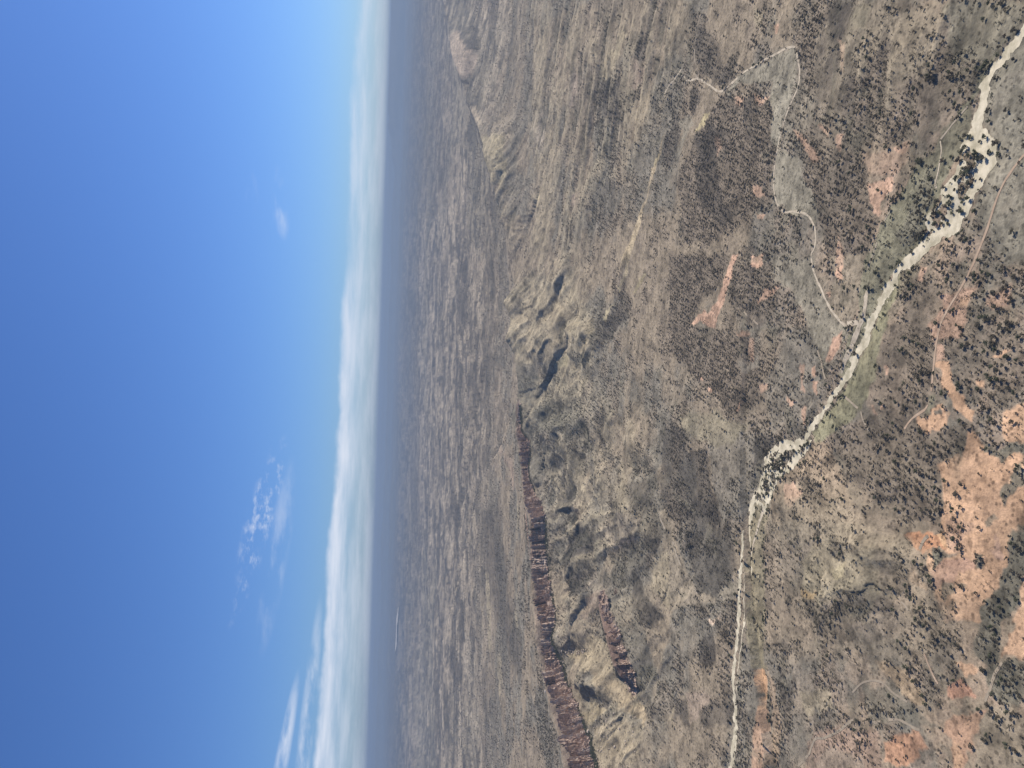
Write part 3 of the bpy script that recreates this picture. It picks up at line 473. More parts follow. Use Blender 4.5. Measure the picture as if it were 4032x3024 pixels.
RIM_DARK = [('E', [(950, 40), (1060, 0), (1080, 300), (1100, 560), (1190, 860), (1200, 1120), (1140, 1100), (1060, 760), (960, 560), (930, 250)], DUSK, .6, 18), ('C', [(860, 380), (1000, 500), (900, 640), (860, 560)], DUSK, .5, 16), ('E', [(890, 400), (960, 450), (960, 560), (890, 520)], DUSK, .5, 10),
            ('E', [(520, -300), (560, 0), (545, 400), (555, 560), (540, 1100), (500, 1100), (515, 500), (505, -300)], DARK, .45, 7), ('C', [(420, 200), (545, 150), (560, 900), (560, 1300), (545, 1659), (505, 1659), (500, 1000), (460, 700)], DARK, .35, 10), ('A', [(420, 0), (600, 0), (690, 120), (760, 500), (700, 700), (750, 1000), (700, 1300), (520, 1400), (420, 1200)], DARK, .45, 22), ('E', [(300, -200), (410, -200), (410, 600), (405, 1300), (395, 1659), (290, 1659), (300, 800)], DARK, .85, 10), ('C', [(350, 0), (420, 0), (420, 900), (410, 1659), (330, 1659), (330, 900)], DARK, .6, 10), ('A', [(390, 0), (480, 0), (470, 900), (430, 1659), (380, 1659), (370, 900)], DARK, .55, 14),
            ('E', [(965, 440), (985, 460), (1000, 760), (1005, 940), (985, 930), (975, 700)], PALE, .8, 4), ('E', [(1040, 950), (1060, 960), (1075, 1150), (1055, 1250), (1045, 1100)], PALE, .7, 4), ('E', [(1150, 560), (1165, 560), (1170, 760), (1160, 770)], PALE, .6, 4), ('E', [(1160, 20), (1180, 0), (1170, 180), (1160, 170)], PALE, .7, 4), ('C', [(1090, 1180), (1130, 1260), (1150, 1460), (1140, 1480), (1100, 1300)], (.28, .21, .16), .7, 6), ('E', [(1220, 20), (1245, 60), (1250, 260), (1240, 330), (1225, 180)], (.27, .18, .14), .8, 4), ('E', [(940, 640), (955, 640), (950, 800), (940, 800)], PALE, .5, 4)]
print('survey: cliff heights', [int(b - a) for a, b in zip(z_foot[:CLIFF_N], z_rim[:CLIFF_N])], 'knoll', [int(b - a) for a, b in zip(kz_foot, kz_rim)])
patches = []
for tile, pts, colr, wgt, cov, soft in PATCH:
    P = at(T(tile, pts))
    rr = np.hypot(*P.mean(0))
    patches.append((P, colr, wgt, cov, soft * rr / FPX * 0.9, rr))
far_patches = []
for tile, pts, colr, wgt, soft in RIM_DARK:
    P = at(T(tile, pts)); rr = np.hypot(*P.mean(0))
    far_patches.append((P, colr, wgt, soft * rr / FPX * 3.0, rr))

def lerp3(a, b, t):
    return a + (np.asarray(b, np.float32)[None, :] - a) * t[:, None]

def land(x, y, want_soil=True):
    """Soil colour (n,3) and tree cover (n,) for flat arrays of places."""
    r = np.hypot(x, y)
    n1 = fbm(x, y, 160, 4, 101); n2 = fbm(x, y, 55, 4, 103, .6); n3 = fbm(x, y, 22, 3, 105)
    amp = np.clip(r / 1000, .7, 3) * 11
    wx = x + (fbm(x, y, 38, 3, 107) - .5) * amp * 1.6 + (fbm(x, y, 9, 2, 111) - .5) * 8
    wy = y + (fbm(x, y, 38, 3, 109) - .5) * amp * 1.6 + (fbm(x, y, 9, 2, 113) - .5) * 8
    cover = .75 * sstep(n1 * .45 + n2 * .55, .44, .58) + .03
    soil = np.tile(np.asarray(TAN, np.float32), (len(x), 1))
    soil = lerp3(soil, GREY, sstep(n1, .42, .58))
    soil = lerp3(soil, WOOD, .6 * sstep(n2, .50, .62))
    red = (1 - sstep(r, 800, 1300)) * .22
    soil = lerp3(soil, REDDISH, red * sstep(n3, .35, .65))
    beyond = sstep(r, 2600, 5000)
    big = fbm(x, y, 1300, 4, 121)
    bands = fbm(x * .5, y, 430, 6, 123, .65)
    fars = np.tile(np.asarray((.205, .170, .130), np.float32), (len(x), 1))
    fars = lerp3(fars, DARK, .75 * sstep(bands, .45, .58)); fars = lerp3(fars, (.30, .25, .19), .8 * sstep(fbm(x, y, 270, 6, 125, .68), .50, .62)); fars = lerp3(fars, GREEN, .4 * sstep(big, .5, .65)); fars = lerp3(fars, DARK, .8 * sstep(fbm(x, y, 130, 5, 127, .65), .52, .62))
    fars = fars * (1 - .40 * sstep(r, 9500, 17000))[:, None]
    soil = soil + (fars - soil) * beyond[:, None]
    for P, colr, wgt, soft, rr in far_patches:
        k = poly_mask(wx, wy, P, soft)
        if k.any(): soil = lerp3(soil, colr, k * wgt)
    for P, colr, wgt, cov, soft, rr in patches:
        k = poly_mask(wx, wy, P, soft)
        if not k.any(): continue
        if colr is not None: soil = lerp3(soil, colr, k * min(1.15, wgt * 1.15) * (.72 + .56 * np.clip(n2, .2, .8)).clip(0, 1))
        if cov is not None: cover = cover + (cov * ((.12 + 1.6 * sstep(n2, .36, .60)) if cov < .8 else (.60 + .7 * sstep(n2, .30, .60))) - cover) * k
    n4 = fbm(x, y, 8, 3, 131, .6)
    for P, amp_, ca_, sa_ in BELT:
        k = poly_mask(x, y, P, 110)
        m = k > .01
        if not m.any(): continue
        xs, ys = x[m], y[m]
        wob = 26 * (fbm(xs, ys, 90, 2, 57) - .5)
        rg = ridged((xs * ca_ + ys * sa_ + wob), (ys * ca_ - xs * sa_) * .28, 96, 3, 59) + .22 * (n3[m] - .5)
        gl = k[m] * (1 - sstep(rg, .36, .52)); cr = k[m] * sstep(rg, .56, .74)  # scrubby gullies darkened, crests paled: relief shading painted into the soil
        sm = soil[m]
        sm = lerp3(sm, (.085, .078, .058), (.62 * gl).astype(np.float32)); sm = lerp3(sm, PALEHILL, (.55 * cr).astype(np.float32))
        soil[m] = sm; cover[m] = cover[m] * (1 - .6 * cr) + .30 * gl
    rills = sstep(ridged(wx, wy, 85, 3, 151), .80, .93) * sstep(n1, .35, .6)
    soil = lerp3(soil, (.125, .112, .082), (rills * .55).astype(np.float32))
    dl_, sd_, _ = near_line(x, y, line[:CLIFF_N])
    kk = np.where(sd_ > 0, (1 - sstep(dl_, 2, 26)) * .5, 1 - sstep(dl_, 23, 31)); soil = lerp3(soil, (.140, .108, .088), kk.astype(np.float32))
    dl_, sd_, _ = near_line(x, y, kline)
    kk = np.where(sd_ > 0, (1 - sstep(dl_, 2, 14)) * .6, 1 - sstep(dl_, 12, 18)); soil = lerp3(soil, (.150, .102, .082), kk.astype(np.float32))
    soil *= ((.48 + .56 * n3 + .48 * n4) * (1 + .7 * (n2 - .5)))[:, None].astype(np.float32) * np.array((1.01, 1.0, .94), np.float32)
    return soil, np.clip(cover, 0, 1.2)

# ------------------------------------------------------------------ materials
def material(name):
    m = bpy.data.materials.new(name); m.use_nodes = True
    t = m.node_tree
    b = t.nodes['Principled BSDF']
    b.inputs['Roughness'].default_value = .95
    b.inputs['Specular IOR Level'].default_value = .1
    return m, t, b
def mat_ground():
    m, t, b = material('dry_ground')
    a = N(t, 'ShaderNodeAttribute'); a.attribute_name = 'soil'
    g = N(t, 'ShaderNodeNewGeometry')
    def nz(scale, detail, rough=.6):
        n = N(t, 'ShaderNodeTexNoise'); n.inputs['Scale'].default_value = scale; n.inputs['Detail'].default_value = detail; n.inputs['Roughness'].default_value = rough
        t.links.new(g.outputs['Position'], n.inputs['Vector']); return n.outputs[0]
    spot = nz(1 / 11.0, 3, .5); clump = nz(1 / 38.0, 4, .6); fine = nz(1 / 5.0, 5); mid = nz(1 / 24.0, 4); coarse = nz(1 / 90.0, 4); huge = nz(1 / 340.0, 6, .68); vast = nz(1 / 1300.0, 6, .68)
    f = mth(t, 'ADD', -.02, mth(t, 'MULTIPLY', fine, .80))
    f = mth(t, 'ADD', f, mth(t, 'MULTIPLY', mid, .40)); f = mth(t, 'ADD', f, mth(t, 'MULTIPLY', coarse, .30)); f = mth(t, 'ADD', f, mth(t, 'MULTIPLY', huge, .34)); f = mth(t, 'ADD', f, mth(t, 'MULTIPLY', vast, .24))
    # shrubs and tussocks too small to stand alone
    v = N(t, 'ShaderNodeTexVoronoi'); v.inputs['Scale'].default_value = 1 / 6.5
    t.links.new(g.outputs['Position'], v.inputs['Vector'])
    dots = mth(t, 'SUBTRACT', 1.0, mth(t, 'MULTIPLY', mth(t, 'SUBTRACT', 1.0, smooth(t, v.outputs['Distance'], .18, .42)), smooth(t, mid, .40, .56)))
    f = mth(t, 'MULTIPLY', f, mth(t, 'SUBTRACT', 1.10, mth(t, 'MULTIPLY', smooth(t, clump, .50, .62), .36)))
    f = mth(t, 'MULTIPLY', f, mth(t, 'SUBTRACT', 1.12, mth(t, 'MULTIPLY', smooth(t, spot, .52, .68), .42)))
    f = mth(t, 'MULTIPLY', f, mth(t, 'ADD', .5, mth(t, 'MULTIPLY', dots, .5)))
    mx = N(t, 'ShaderNodeVectorMath', operation='SCALE')
    t.links.new(a.outputs['Color'], mx.inputs[0]); t.links.new(f, mx.inputs['Scale'])
    t.links.new(mx.outputs[0], b.inputs['Base Color'])
    bp = N(t, 'ShaderNodeBump'); bp.inputs['Strength'].default_value = .55; bp.inputs['Distance'].default_value = 2.5
    t.links.new(mth(t, 'ADD', fine, mth(t, 'MULTIPLY', mid, 1.4)), bp.inputs['Height'])
    t.links.new(bp.outputs[0], b.inputs['Normal'])
    return m
def mat_noise(name, c0, c1, scale, bump=.0, dist=1.0, rough=.95, detail=5):
    m, t, b = material(name)
    g = N(t, 'ShaderNodeNewGeometry')
    n = N(t, 'ShaderNodeTexNoise'); n.inputs['Scale'].default_value = scale; n.inputs['Detail'].default_value = detail; n.inputs['Roughness'].default_value = .65
    t.links.new(g.outputs['Position'], n.inputs['Vector'])
    k = smooth(t, n.outputs[0], .32, .68)
    mx = N(t, 'ShaderNodeMixRGB'); mx.inputs[1].default_value = (*c0, 1); mx.inputs[2].default_value = (*c1, 1)
    t.links.new(k, mx.inputs[0]); t.links.new(mx.outputs[0], b.inputs['Base Color'])
    b.inputs['Roughness'].default_value = rough
    if bump:
        bp = N(t, 'ShaderNodeBump'); bp.inputs['Strength'].default_value = bump; bp.inputs['Distance'].default_value = dist
        t.links.new(n.outputs[0], bp.inputs['Height']); t.links.new(bp.outputs[0], b.inputs['Normal'])
    return m
def ramp_set(rp, stops):
    els = rp.color_ramp.elements
    els[0].position, els[0].color = stops[0][0], (*stops[0][1], 1)
    els[1].position, els[1].color = stops[-1][0], (*stops[-1][1], 1)
    for p, c in stops[1:-1]: els.new(p).color = (*c, 1)
def mat_leaf(name, cols):
    m, t, b = material(name)
    o = N(t, 'ShaderNodeObjectInfo')
    rp = N(t, 'ShaderNodeValToRGB')
    ramp_set(rp, [(i / (len(cols) - 1), c) for i, c in enumerate(cols)])
    t.links.new(o.outputs['Random'], rp.inputs[0])
    g = N(t, 'ShaderNodeNewGeometry')
    n = N(t, 'ShaderNodeTexNoise'); n.inputs['Scale'].default_value = .5; n.inputs['Detail'].default_value = 3
    t.links.new(g.outputs['Position'], n.inputs['Vector'])
    sc = N(t, 'ShaderNodeVectorMath', operation='SCALE')
    t.links.new(rp.outputs[0], sc.inputs[0]); t.links.new(mth(t, 'ADD', .5, n.outputs[0]), sc.inputs['Scale'])
    t.links.new(sc.outputs[0], b.inputs['Base Color'])
    tr = N(t, 'ShaderNodeBsdfTranslucent'); t.links.new(sc.outputs[0], tr.inputs['Color'])
    ms = N(t, 'ShaderNodeMixShader'); ms.inputs[0].default_value = .45
    t.links.new(b.outputs[0], ms.inputs[1]); t.links.new(tr.outputs[0], ms.inputs[2])
    t.links.new(ms.outputs[0], t.nodes['Material Output'].inputs['Surface'])
    return m
def mat_rock():
    m, t, b = material('red_sandstone')
    g = N(t, 'ShaderNodeNewGeometry'); o = N(t, 'ShaderNodeObjectInfo')
    sp = N(t, 'ShaderNodeSeparateXYZ'); t.links.new(g.outputs['Position'], sp.inputs[0])
    n = N(t, 'ShaderNodeTexNoise'); n.inputs['Scale'].default_value = .12; n.inputs['Detail'].default_value = 6
    t.links.new(g.outputs['Position'], n.inputs['Vector'])
    cb = N(t, 'ShaderNodeCombineXYZ'); t.links.new(mth(t, 'MULTIPLY', sp.outputs[2], .22), cb.inputs[2]); t.links.new(mth(t, 'MULTIPLY', sp.outputs[0], .01), cb.inputs[0])
    n2 = N(t, 'ShaderNodeTexNoise'); n2.inputs['Scale'].default_value = 1; n2.inputs['Detail'].default_value = 4
    t.links.new(cb.outputs[0], n2.inputs['Vector'])
    rp = N(t, 'ShaderNodeValToRGB')
    ramp_set(rp, [(.30, (.115, .088, .072)), (.41, (.27, .195, .150)), (.52, (.42, .305, .228)), (.66, (.50, .41, .33))])
    v = mth(t, 'ADD', mth(t, 'MULTIPLY', n.outputs[0], .55), mth(t, 'MULTIPLY', n2.outputs[0], .35))
    v = mth(t, 'ADD', v, mth(t, 'MULTIPLY', o.outputs['Random'], .14))
    t.links.new(v, rp.inputs[0]); t.links.new(rp.outputs[0], b.inputs['Base Color'])
    bp = N(t, 'ShaderNodeBump'); bp.inputs['Strength'].default_value = .6; bp.inputs['Distance'].default_value = 1.5
    t.links.new(n2.outputs[0], bp.inputs['Height']); t.links.new(bp.outputs[0], b.inputs['Normal'])
    return m
M_GROUND = mat_ground()
M_SAND = mat_noise('pale_river_sand', (.34, .30, .205), (.62, .545, .40), 1 / 16, .3, .6, detail=7)
M_CREEK = mat_noise('creek_sand', (.33, .275, .20), (.52, .44, .325), 1 / 9)
M_WASH = mat_noise('wash_gravel', (.26, .215, .16), (.35, .295, .22), 1 / 9)
M_TRACK = mat_noise('orange_track_dirt', (.31, .22, .15), (.43, .32, .225), 1 / 15)
M_GREYTRACK = mat_noise('pale_track_dirt', (.25, .205, .15), (.33, .27, .195), 1 / 12)
M_SALT = mat_noise('pale_lake_bed', (.36, .32, .27), (.46, .42, .36), 1 / 300)
M_HILL = mat_noise('far_hill_scrub', (.06, .06, .05), (.12, .11, .085), 1 / 900)
M_ROCK = mat_rock()
M_STONE = mat_noise('weathered_boulder', (.32, .24, .18), (.58, .50, .40), 1 / 2.0, .5, .4)
M_LEAF = mat_leaf('savanna_leaves', [(.100, .086, .062), (.120, .102, .072), (.105, .094, .066), (.120, .110, .078), (.118, .096, .072)])
M_GUM = mat_leaf('river_gum_leaves', [(.092, .098, .058), (.120, .120, .074), (.104, .110, .066)])
M_BARK = mat_noise('grey_bark', (.16, .13, .10), (.30, .26, .21), 1.5)

# ------------------------------------------------------------------ object helpers
def tag(o, label, cat=None, group=None, kind=None):
    o['label'] = label
    if cat: o['category'] = cat
    if group: o['group'] = group
    if kind: o['kind'] = kind
    return o
def mesh_np(name, co, faces_q=None, faces_t=None, mat=None, smooth_shade=False):
    me = bpy.data.meshes.new(name)
    me.vertices.add(len(co)); me.vertices.foreach_set('co', np.ascontiguousarray(co, np.float32).ravel())
    parts, starts, k = [], [], 0
    for f, n in ((faces_q, 4), (faces_t, 3)):
        if f is None or not len(f): continue
        f = np.asarray(f, np.int32)
        parts.append(f.ravel()); starts.append(k + np.arange(len(f), dtype=np.int32) * n); k += f.size
    if parts:
        lv = np.concatenate(parts); ls = np.concatenate(starts)
        me.loops.add(len(lv)); me.loops.foreach_set('vertex_index', lv)
        me.polygons.add(len(ls)); me.polygons.foreach_set('loop_start', ls)
        me.update(calc_edges=True); me.validate()
        if smooth_shade: me.polygons.foreach_set('use_smooth', np.ones(len(me.polygons), bool))
    if mat: me.materials.append(mat)
    return me
def link(name, me, parent=None):
    o = bpy.data.objects.new(name, me); COL.objects.link(o)
    if parent: o.parent = parent
    return o
def empty(name, loc=(0, 0, 0)):
    o = bpy.data.objects.new(name, None); COL.objects.link(o); o.location = loc
    return o

# ------------------------------------------------------------------ ground: one sheet out to the horizon
def ring_grid():
    rows = [0.0, 150, 300, 420]
    r = 480.0
    while r < 95000:
        rows.append(r)
        dep = (r * r + CAM_H ** 2) / CAM_H
        step = dep * .00125
        if 1500 < r < 3600: step *= .55
        elif r < 1500: step *= .9
        r += min(step, 900 if r < 40000 else 3000)
    az_in = np.arange(-34.5, 34.6, 69.0 / 920)
    az_out = np.linspace(34.5, 325.5, 60)[1:-1]
    azs = np.radians(np.concatenate([az_in, az_out]))
    return np.array(rows), azs
rows, azs = ring_grid()
RR, AA = np.meshgrid(rows, azs, indexing='ij')
GX, GY = (RR * np.sin(AA)), (RR * np.cos(AA))
GZ = terrain(GX, GY)
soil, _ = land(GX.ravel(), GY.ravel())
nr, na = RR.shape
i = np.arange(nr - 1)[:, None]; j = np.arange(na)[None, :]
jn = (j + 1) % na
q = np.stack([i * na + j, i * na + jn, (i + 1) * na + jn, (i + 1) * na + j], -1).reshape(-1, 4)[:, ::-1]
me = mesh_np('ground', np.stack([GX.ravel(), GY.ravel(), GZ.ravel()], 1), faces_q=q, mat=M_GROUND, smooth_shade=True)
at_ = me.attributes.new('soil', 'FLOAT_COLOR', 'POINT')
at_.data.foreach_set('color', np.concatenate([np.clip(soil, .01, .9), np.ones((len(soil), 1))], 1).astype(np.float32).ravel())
ground = tag(link('ground', me), 'dry savanna land of tan grass, red soil and low hills running to the horizon', 'ground', kind='structure')
print('ground', nr, na, nr * na)

# ------------------------------------------------------------------ sheets draped on the ground
def ribbon(P, width, name, mat, label, lift=.25, ragged=.35, step=4.0, seed=0, gap=None, cat='track', sm=True):
    P = np.asarray(P)
    for _ in range(2 if sm else 0):       # soften corners
        Q = [P[0]]
        for a, b in zip(P[:-1], P[1:]): Q += [a * .75 + b * .25, a * .25 + b * .75]
        P = np.array(Q + [P[-1]])
    seg = np.hypot(*np.diff(P, axis=0).T); s = np.concatenate([[0], np.cumsum(seg)])
    n = int(s[-1] / step) + 2
    t = np.linspace(0, s[-1], n)
    x, y = np.interp(t, s, P[:, 0]), np.interp(t, s, P[:, 1])
    wob = (fbm(t, t * 0 + seed, 30, 3, 201 + seed) - .5) * width * .9
    tx, ty = np.gradient(x), np.gradient(y); l = np.hypot(tx, ty) + 1e-9
    nx, ny = ty / l, -tx / l
    x, y = x + nx * wob * ragged * 2, y + ny * wob * ragged * 2
    wl = width * .5 * (1 + ragged * 2 * (vnoise(t / 9, t * 0 + 3 + seed, 5) - .5)); wr = width * .5 * (1 + ragged * 2 * (vnoise(t / 9, t * 0 + 8 + seed, 6) - .5))
    cols = []
    for k, w in ((-1, wl), (0, wl), (1, wr)):
        px, py = x + nx * w * k, y + ny * w * k
        cols.append(np.stack([px, py, terrain(px, py) + lift], 1))
    co = np.stack(cols, 1).reshape(-1, 3)
    f = []
    keep = np.ones(n - 1, bool) if gap is None else vnoise(t[:-1] / 26, t[:-1] * 0 + seed, 9) > gap
    for a in range(n - 1):
        if not keep[a]: continue
        for c in (0, 1):
            f.append((a * 3 + c, a * 3 + c + 1, (a + 1) * 3 + c + 1, (a + 1) * 3 + c))
    o = link(name, mesh_np(name, co, faces_q=f, mat=mat))
    return tag(o, label, cat, kind='structure')
def sheet(name, field, box, step, mat, label, cat, lift=.2):
    """The part of a fine grid where field > 0, with its rim moved onto the zero line."""
    x0, y0, x1, y1 = box
    xs, ys = np.arange(x0, x1, step), np.arange(y0, y1, step)
    X, Y = np.meshgrid(xs, ys, indexing='ij')
    F = field(X.ravel(), Y.ravel()).reshape(X.shape)
    m = F > 0
    cell = m[:-1, :-1] | m[1:, :-1] | m[1:, 1:] | m[:-1, 1:]
    cnt = m[:-1, :-1].astype(int) + m[1:, :-1] + m[1:, 1:] + m[:-1, 1:]
    cell &= cnt >= 2
    gx, gy = np.gradient(F, step)
    g2 = gx * gx + gy * gy + 1e-6
    mv = np.where(m, 0, np.clip(-F / g2, 0, None)); 
    dx, dy = np.clip(gx * mv, -step * .8, step * .8), np.clip(gy * mv, -step * .8, step * .8)
    X = X + dx; Y = Y + dy
    idx = -np.ones(X.shape, int)
    use = np.zeros(X.shape, bool)
    for a, b in ((0, 0), (1, 0), (1, 1), (0, 1)): use[a:a + cell.shape[0], b:b + cell.shape[1]] |= cell
    idx[use] = np.arange(use.sum())
    fx, fy = np.nonzero(cell)
    f = np.stack([idx[fx, fy], idx[fx + 1, fy], idx[fx + 1, fy + 1], idx[fx, fy + 1]], 1)
    vx, vy = X[use], Y[use]
    o = link(name, mesh_np(name, np.stack([vx, vy, terrain(vx, vy) + lift], 1), faces_q=f, mat=mat))
    return tag(o, label, cat, kind='structure')

def river_field(x, y):
    wx = x + (fbm(x, y, 12, 4, 301, .6) - .5) * 15; wy = y + (fbm(x, y, 12, 4, 303, .6) - .5) * 15
    F = np.full(x.shape, -50.0)
    for P, w in zip(RIVER, RIVER_W):
        q = (x > P[:, 0].min() - 40) & (x < P[:, 0].max() + 40) & (y > P[:, 1].min() - 40) & (y < P[:, 1].max() + 40)
        if not q.any(): continue
        d, _, a = near_line(wx[q], wy[q], P)
        F[q] = np.maximum(F[q], w * (.75 + .5 * vnoise(x[q] / 60, y[q] / 60, 305)) - d)
    # gravel islands and braids
    for P in BRAID:
        q = (x > P[:, 0].min() - 20) & (x < P[:, 0].max() + 20) & (y > P[:, 1].min() - 20) & (y < P[:, 1].max() + 20)
        if not q.any(): continue
        k = poly_mask(wx[q], wy[q], P, 6)
        ca, sa = math.cos(.5), math.sin(.5)
        u, v = x[q] * ca + y[q] * sa, -x[q] * sa + y[q] * ca
        br = (fbm(u * .6, v, 13, 3, 307, .55) - .50) * 60
        F[q] = np.where(k > .5, np.maximum(F[q] - 3.4, br), F[q])
    return F
allr = np.vstack(RIVER)
sheet('river_bed', river_field, (allr[:, 0].min() - 30, allr[:, 1].min() - 30, allr[:, 0].max() + 30, allr[:, 1].max() + 30), 1.7, M_SAND,
      'pale dry sandy river bed braiding and bending across the plain', 'river bed', .25)

CREEKS = [
 ([('B', (-30, 600)), ('B', (0, 540)), ('B', (80, 430))], 4.0, 'thin pale track running away from the top of the zigzag creek'),
 ([('B', (95, 470)), ('B', (120, 510)), ('B', (180, 485)), ('B', (215, 500)), ('B', (320, 580)), ('B', (345, 560)), ('B', (400, 510)), ('B', (480, 440)), ('B', (640, 350)), ('B', (780, 275)), ('B', (800, 330)), ('B', (820, 450)), ('B', (810, 540)), ('B', (780, 600)), ('B', (740, 690)), ('B', (700, 830)), ('B', (680, 920)), ('B', (655, 1080)), ('B', (655, 1180)), ('B', (670, 1265)), ('B', (720, 1322))], 3.7, 'narrow sandy creek that zigzags round the open grey meadow'),
 ([('B', (720, 1322)), ('B', (790, 1312)), ('B', (860, 1330)), ('B', (905, 1390)), ('B', (920, 1470)), ('B', (905, 1560)), ('D', (885, 0)), ('D', (895, 80)), ('D', (920, 150)), ('D', (980, 290)), ('D', (1030, 370)), ('D', (1060, 420)), ('D', (1110, 455))], 3.7, 'narrow sandy creek leading from the meadow corner down to the river'),
 ([('B', (1880, 640)), ('B', (1800, 740)), ('B', (1690, 870)), ('B', (1600, 980)), ('B', (1520, 1090)), ('B', (1440, 1220)), ('B', (1330, 1390)), ('B', (1290, 1540)), ('B', (1240, 1680))], 2.2, 'tree lined side creek along the far edge of the green floodplain'),
 ([('B', (1690, 880)), ('B', (1700, 930)), ('B', (1690, 1010)), ('B', (1680, 1080)), ('B', (1655, 1150)), ('B', (1670, 1170))], 1.9, 'short sandy channel inside the green floodplain beside the braids'),
 ([('D', (1240, 230)), ('D', (1220, 360)), ('D', (1190, 440)), ('D', (1165, 520)), ('D', (1130, 600)), ('D', (1100, 660)), ('D', (1075, 740))], 7.0, 'gravelly side channel joining the river at the creek mouth'),
 ([('D', (1110, 430)), ('D', (1140, 425)), ('D', (1180, 430))], 8.0, 'pale sand bar at the mouth of the zigzag creek'),
 ([('F', (590, 40)), ('F', (570, 110)), ('F', (555, 160)), ('F', (535, 240)), ('F', (515, 330))], 5.0, 'short sandy link between the two strands below the river bend'),
 ([('B', (180, 485)), ('B', (165, 430)), ('B', (160, 330)), ('B', (175, 220)), ('B', (205, 60))], 3.5, 'faint pale gully running up from the zigzag creek'),
 ([('E', (2040, 60)), ('E', (2080, 170)), ('E', (2150, 300)), ('F', (20, 220)), ('F', (70, 400)), ('F', (160, 540)), ('F', (180, 570))], 5.0, 'pale dry wash winding past the dark wooded rise'),
 ([('E', (1890, 1190)), ('E', (1850, 1130)), ('E', (1800, 1060)), ('E', (1750, 1000))], 4.0, 'pale rib of bare ground below the knoll cliff'),
]
for P, w, lab in CREEKS:
    pts = np.vstack([at(T(t, [p])) for t, p in P])
    bright = ('zigzag creek' in lab and 'gully' not in lab) or 'narrow' in lab or 'strands' in lab or 'gravelly' in lab or 'short sandy' in lab or 'zigzags' in lab
    ribbon(pts, w, 'creek_bed', M_CREEK if bright else M_WASH, lab, seed=len(lab), gap=.13 if bright else .3, cat='creek')
def pts_of(tile, l): return at(T(tile, l))
TRACKS = [
 (np.vstack([pts_of('B', [(2290, 900), (2212, 960), (2140, 1050), (2080, 1150), (2040, 1250), (2000, 1380), (1970, 1470), (1930, 1560), (1900, 1640)]), pts_of('D', [(1860, 150), (1760, 310), (1690, 430), (1665, 560), (1650, 700), (1640, 830), (1610, 960), (1570, 985), (1530, 1010), (1495, 1050), (1470, 1090)])]), 2.7, M_TRACK, 'orange dirt track winding over the red flat near the wooded slope'),
 (pts_of('L', [(60, 920), (150, 1000), (210, 1060), (290, 1135)]), 3.0, M_GREYTRACK, 'short pale track climbing from the river crossing'),
 (pts_of('D', [(930, 600), (950, 660), (965, 760), (1000, 800), (1030, 830)]), 3.2, M_GREYTRACK, 'pale track dropping to the river crossing from the plain'),
 (pts_of('L', [(330, 1180), (345, 1280), (400, 1390), (460, 1480)]), 2.4, M_GREYTRACK, 'faint broken track through scrub beyond the river crossing'),
 (pts_of('P', [(-280, 560), (-200, 470), (-100, 410), (0, 385), (80, 390), (160, 415), (220, 470), (300, 560), (370, 610), (420, 640), (520, 700)]), 2.6, M_GREYTRACK, 'pale yellow footpath crossing the dry slope'),
 (pts_of('P', [(0, 1005), (120, 985), (220, 955), (330, 945), (420, 970), (500, 1010), (560, 1050), (620, 1090), (700, 1110)]), 3.0, M_GREYTRACK, 'grey green curved track at the edge of the lower scrub'),
 (pts_of('F', [(800, 1650), (870, 1590), (890, 1520), (910, 1470), (960, 1475), (1020, 1455), (1075, 1420), (1150, 1355)]), 3.2, M_GREYTRACK, 'pale winding track on the brown slope near the river'),
 (pts_of('I', [(820, 400), (760, 470), (715, 550), (695, 600)]), 4.0, M_GREYTRACK, 'short white washed track over red soil beside dark trees'),
 (pts_of('P', [(760, 0), (800, 90), (830, 170), (880, 300), (960, 440)]), 2.6, M_TRACK, 'narrow yellow gully between dark trees on the near slope'),
 (pts_of('P', [(1900, 130), (1800, 270), (1740, 460), (1650, 700)]), 3.2, M_GREYTRACK, 'wide pale track between the green thickets'),
 (pts_of('D', [(470, 360), (560, 440)]), 3.0, M_GREYTRACK, 'straight grey strip among dense trees beyond the river'),
 (pts_of('I', [(430, 1360), (500, 1420), (530, 1490)]), 2.4, M_GREYTRACK, 'pale thread of a path below the low mesa'),
]
for P, w, mt, lab in TRACKS:
    ribbon(P, w, 'dirt_track', mt, lab, seed=len(lab) + 3, ragged=.32, gap=.14, cat='track')
lk = on_level(T('E', [(432, 660), (425, 760), (418, 870), (414, 960)]), 0)
def lake_field(x, y):
    d, _, a = near_line(x, y, lk)
    return 260 * np.sin(np.pi * np.clip((a + .15) / (len(lk) - .7), 0, 1)) * (.7 + .6 * vnoise(x / 400, y / 400, 5)) - d
lo, hi = lk.min(0) - 500, lk.max(0) + 500
tl = terrain(lk[:, 0], lk[:, 1])
sheet('lake_bed', lake_field, (lo[0], lo[1], hi[0], hi[1]), 45, M_SALT, 'thin pale strip of dry lake bed far out on the plain', 'lake bed', 25)

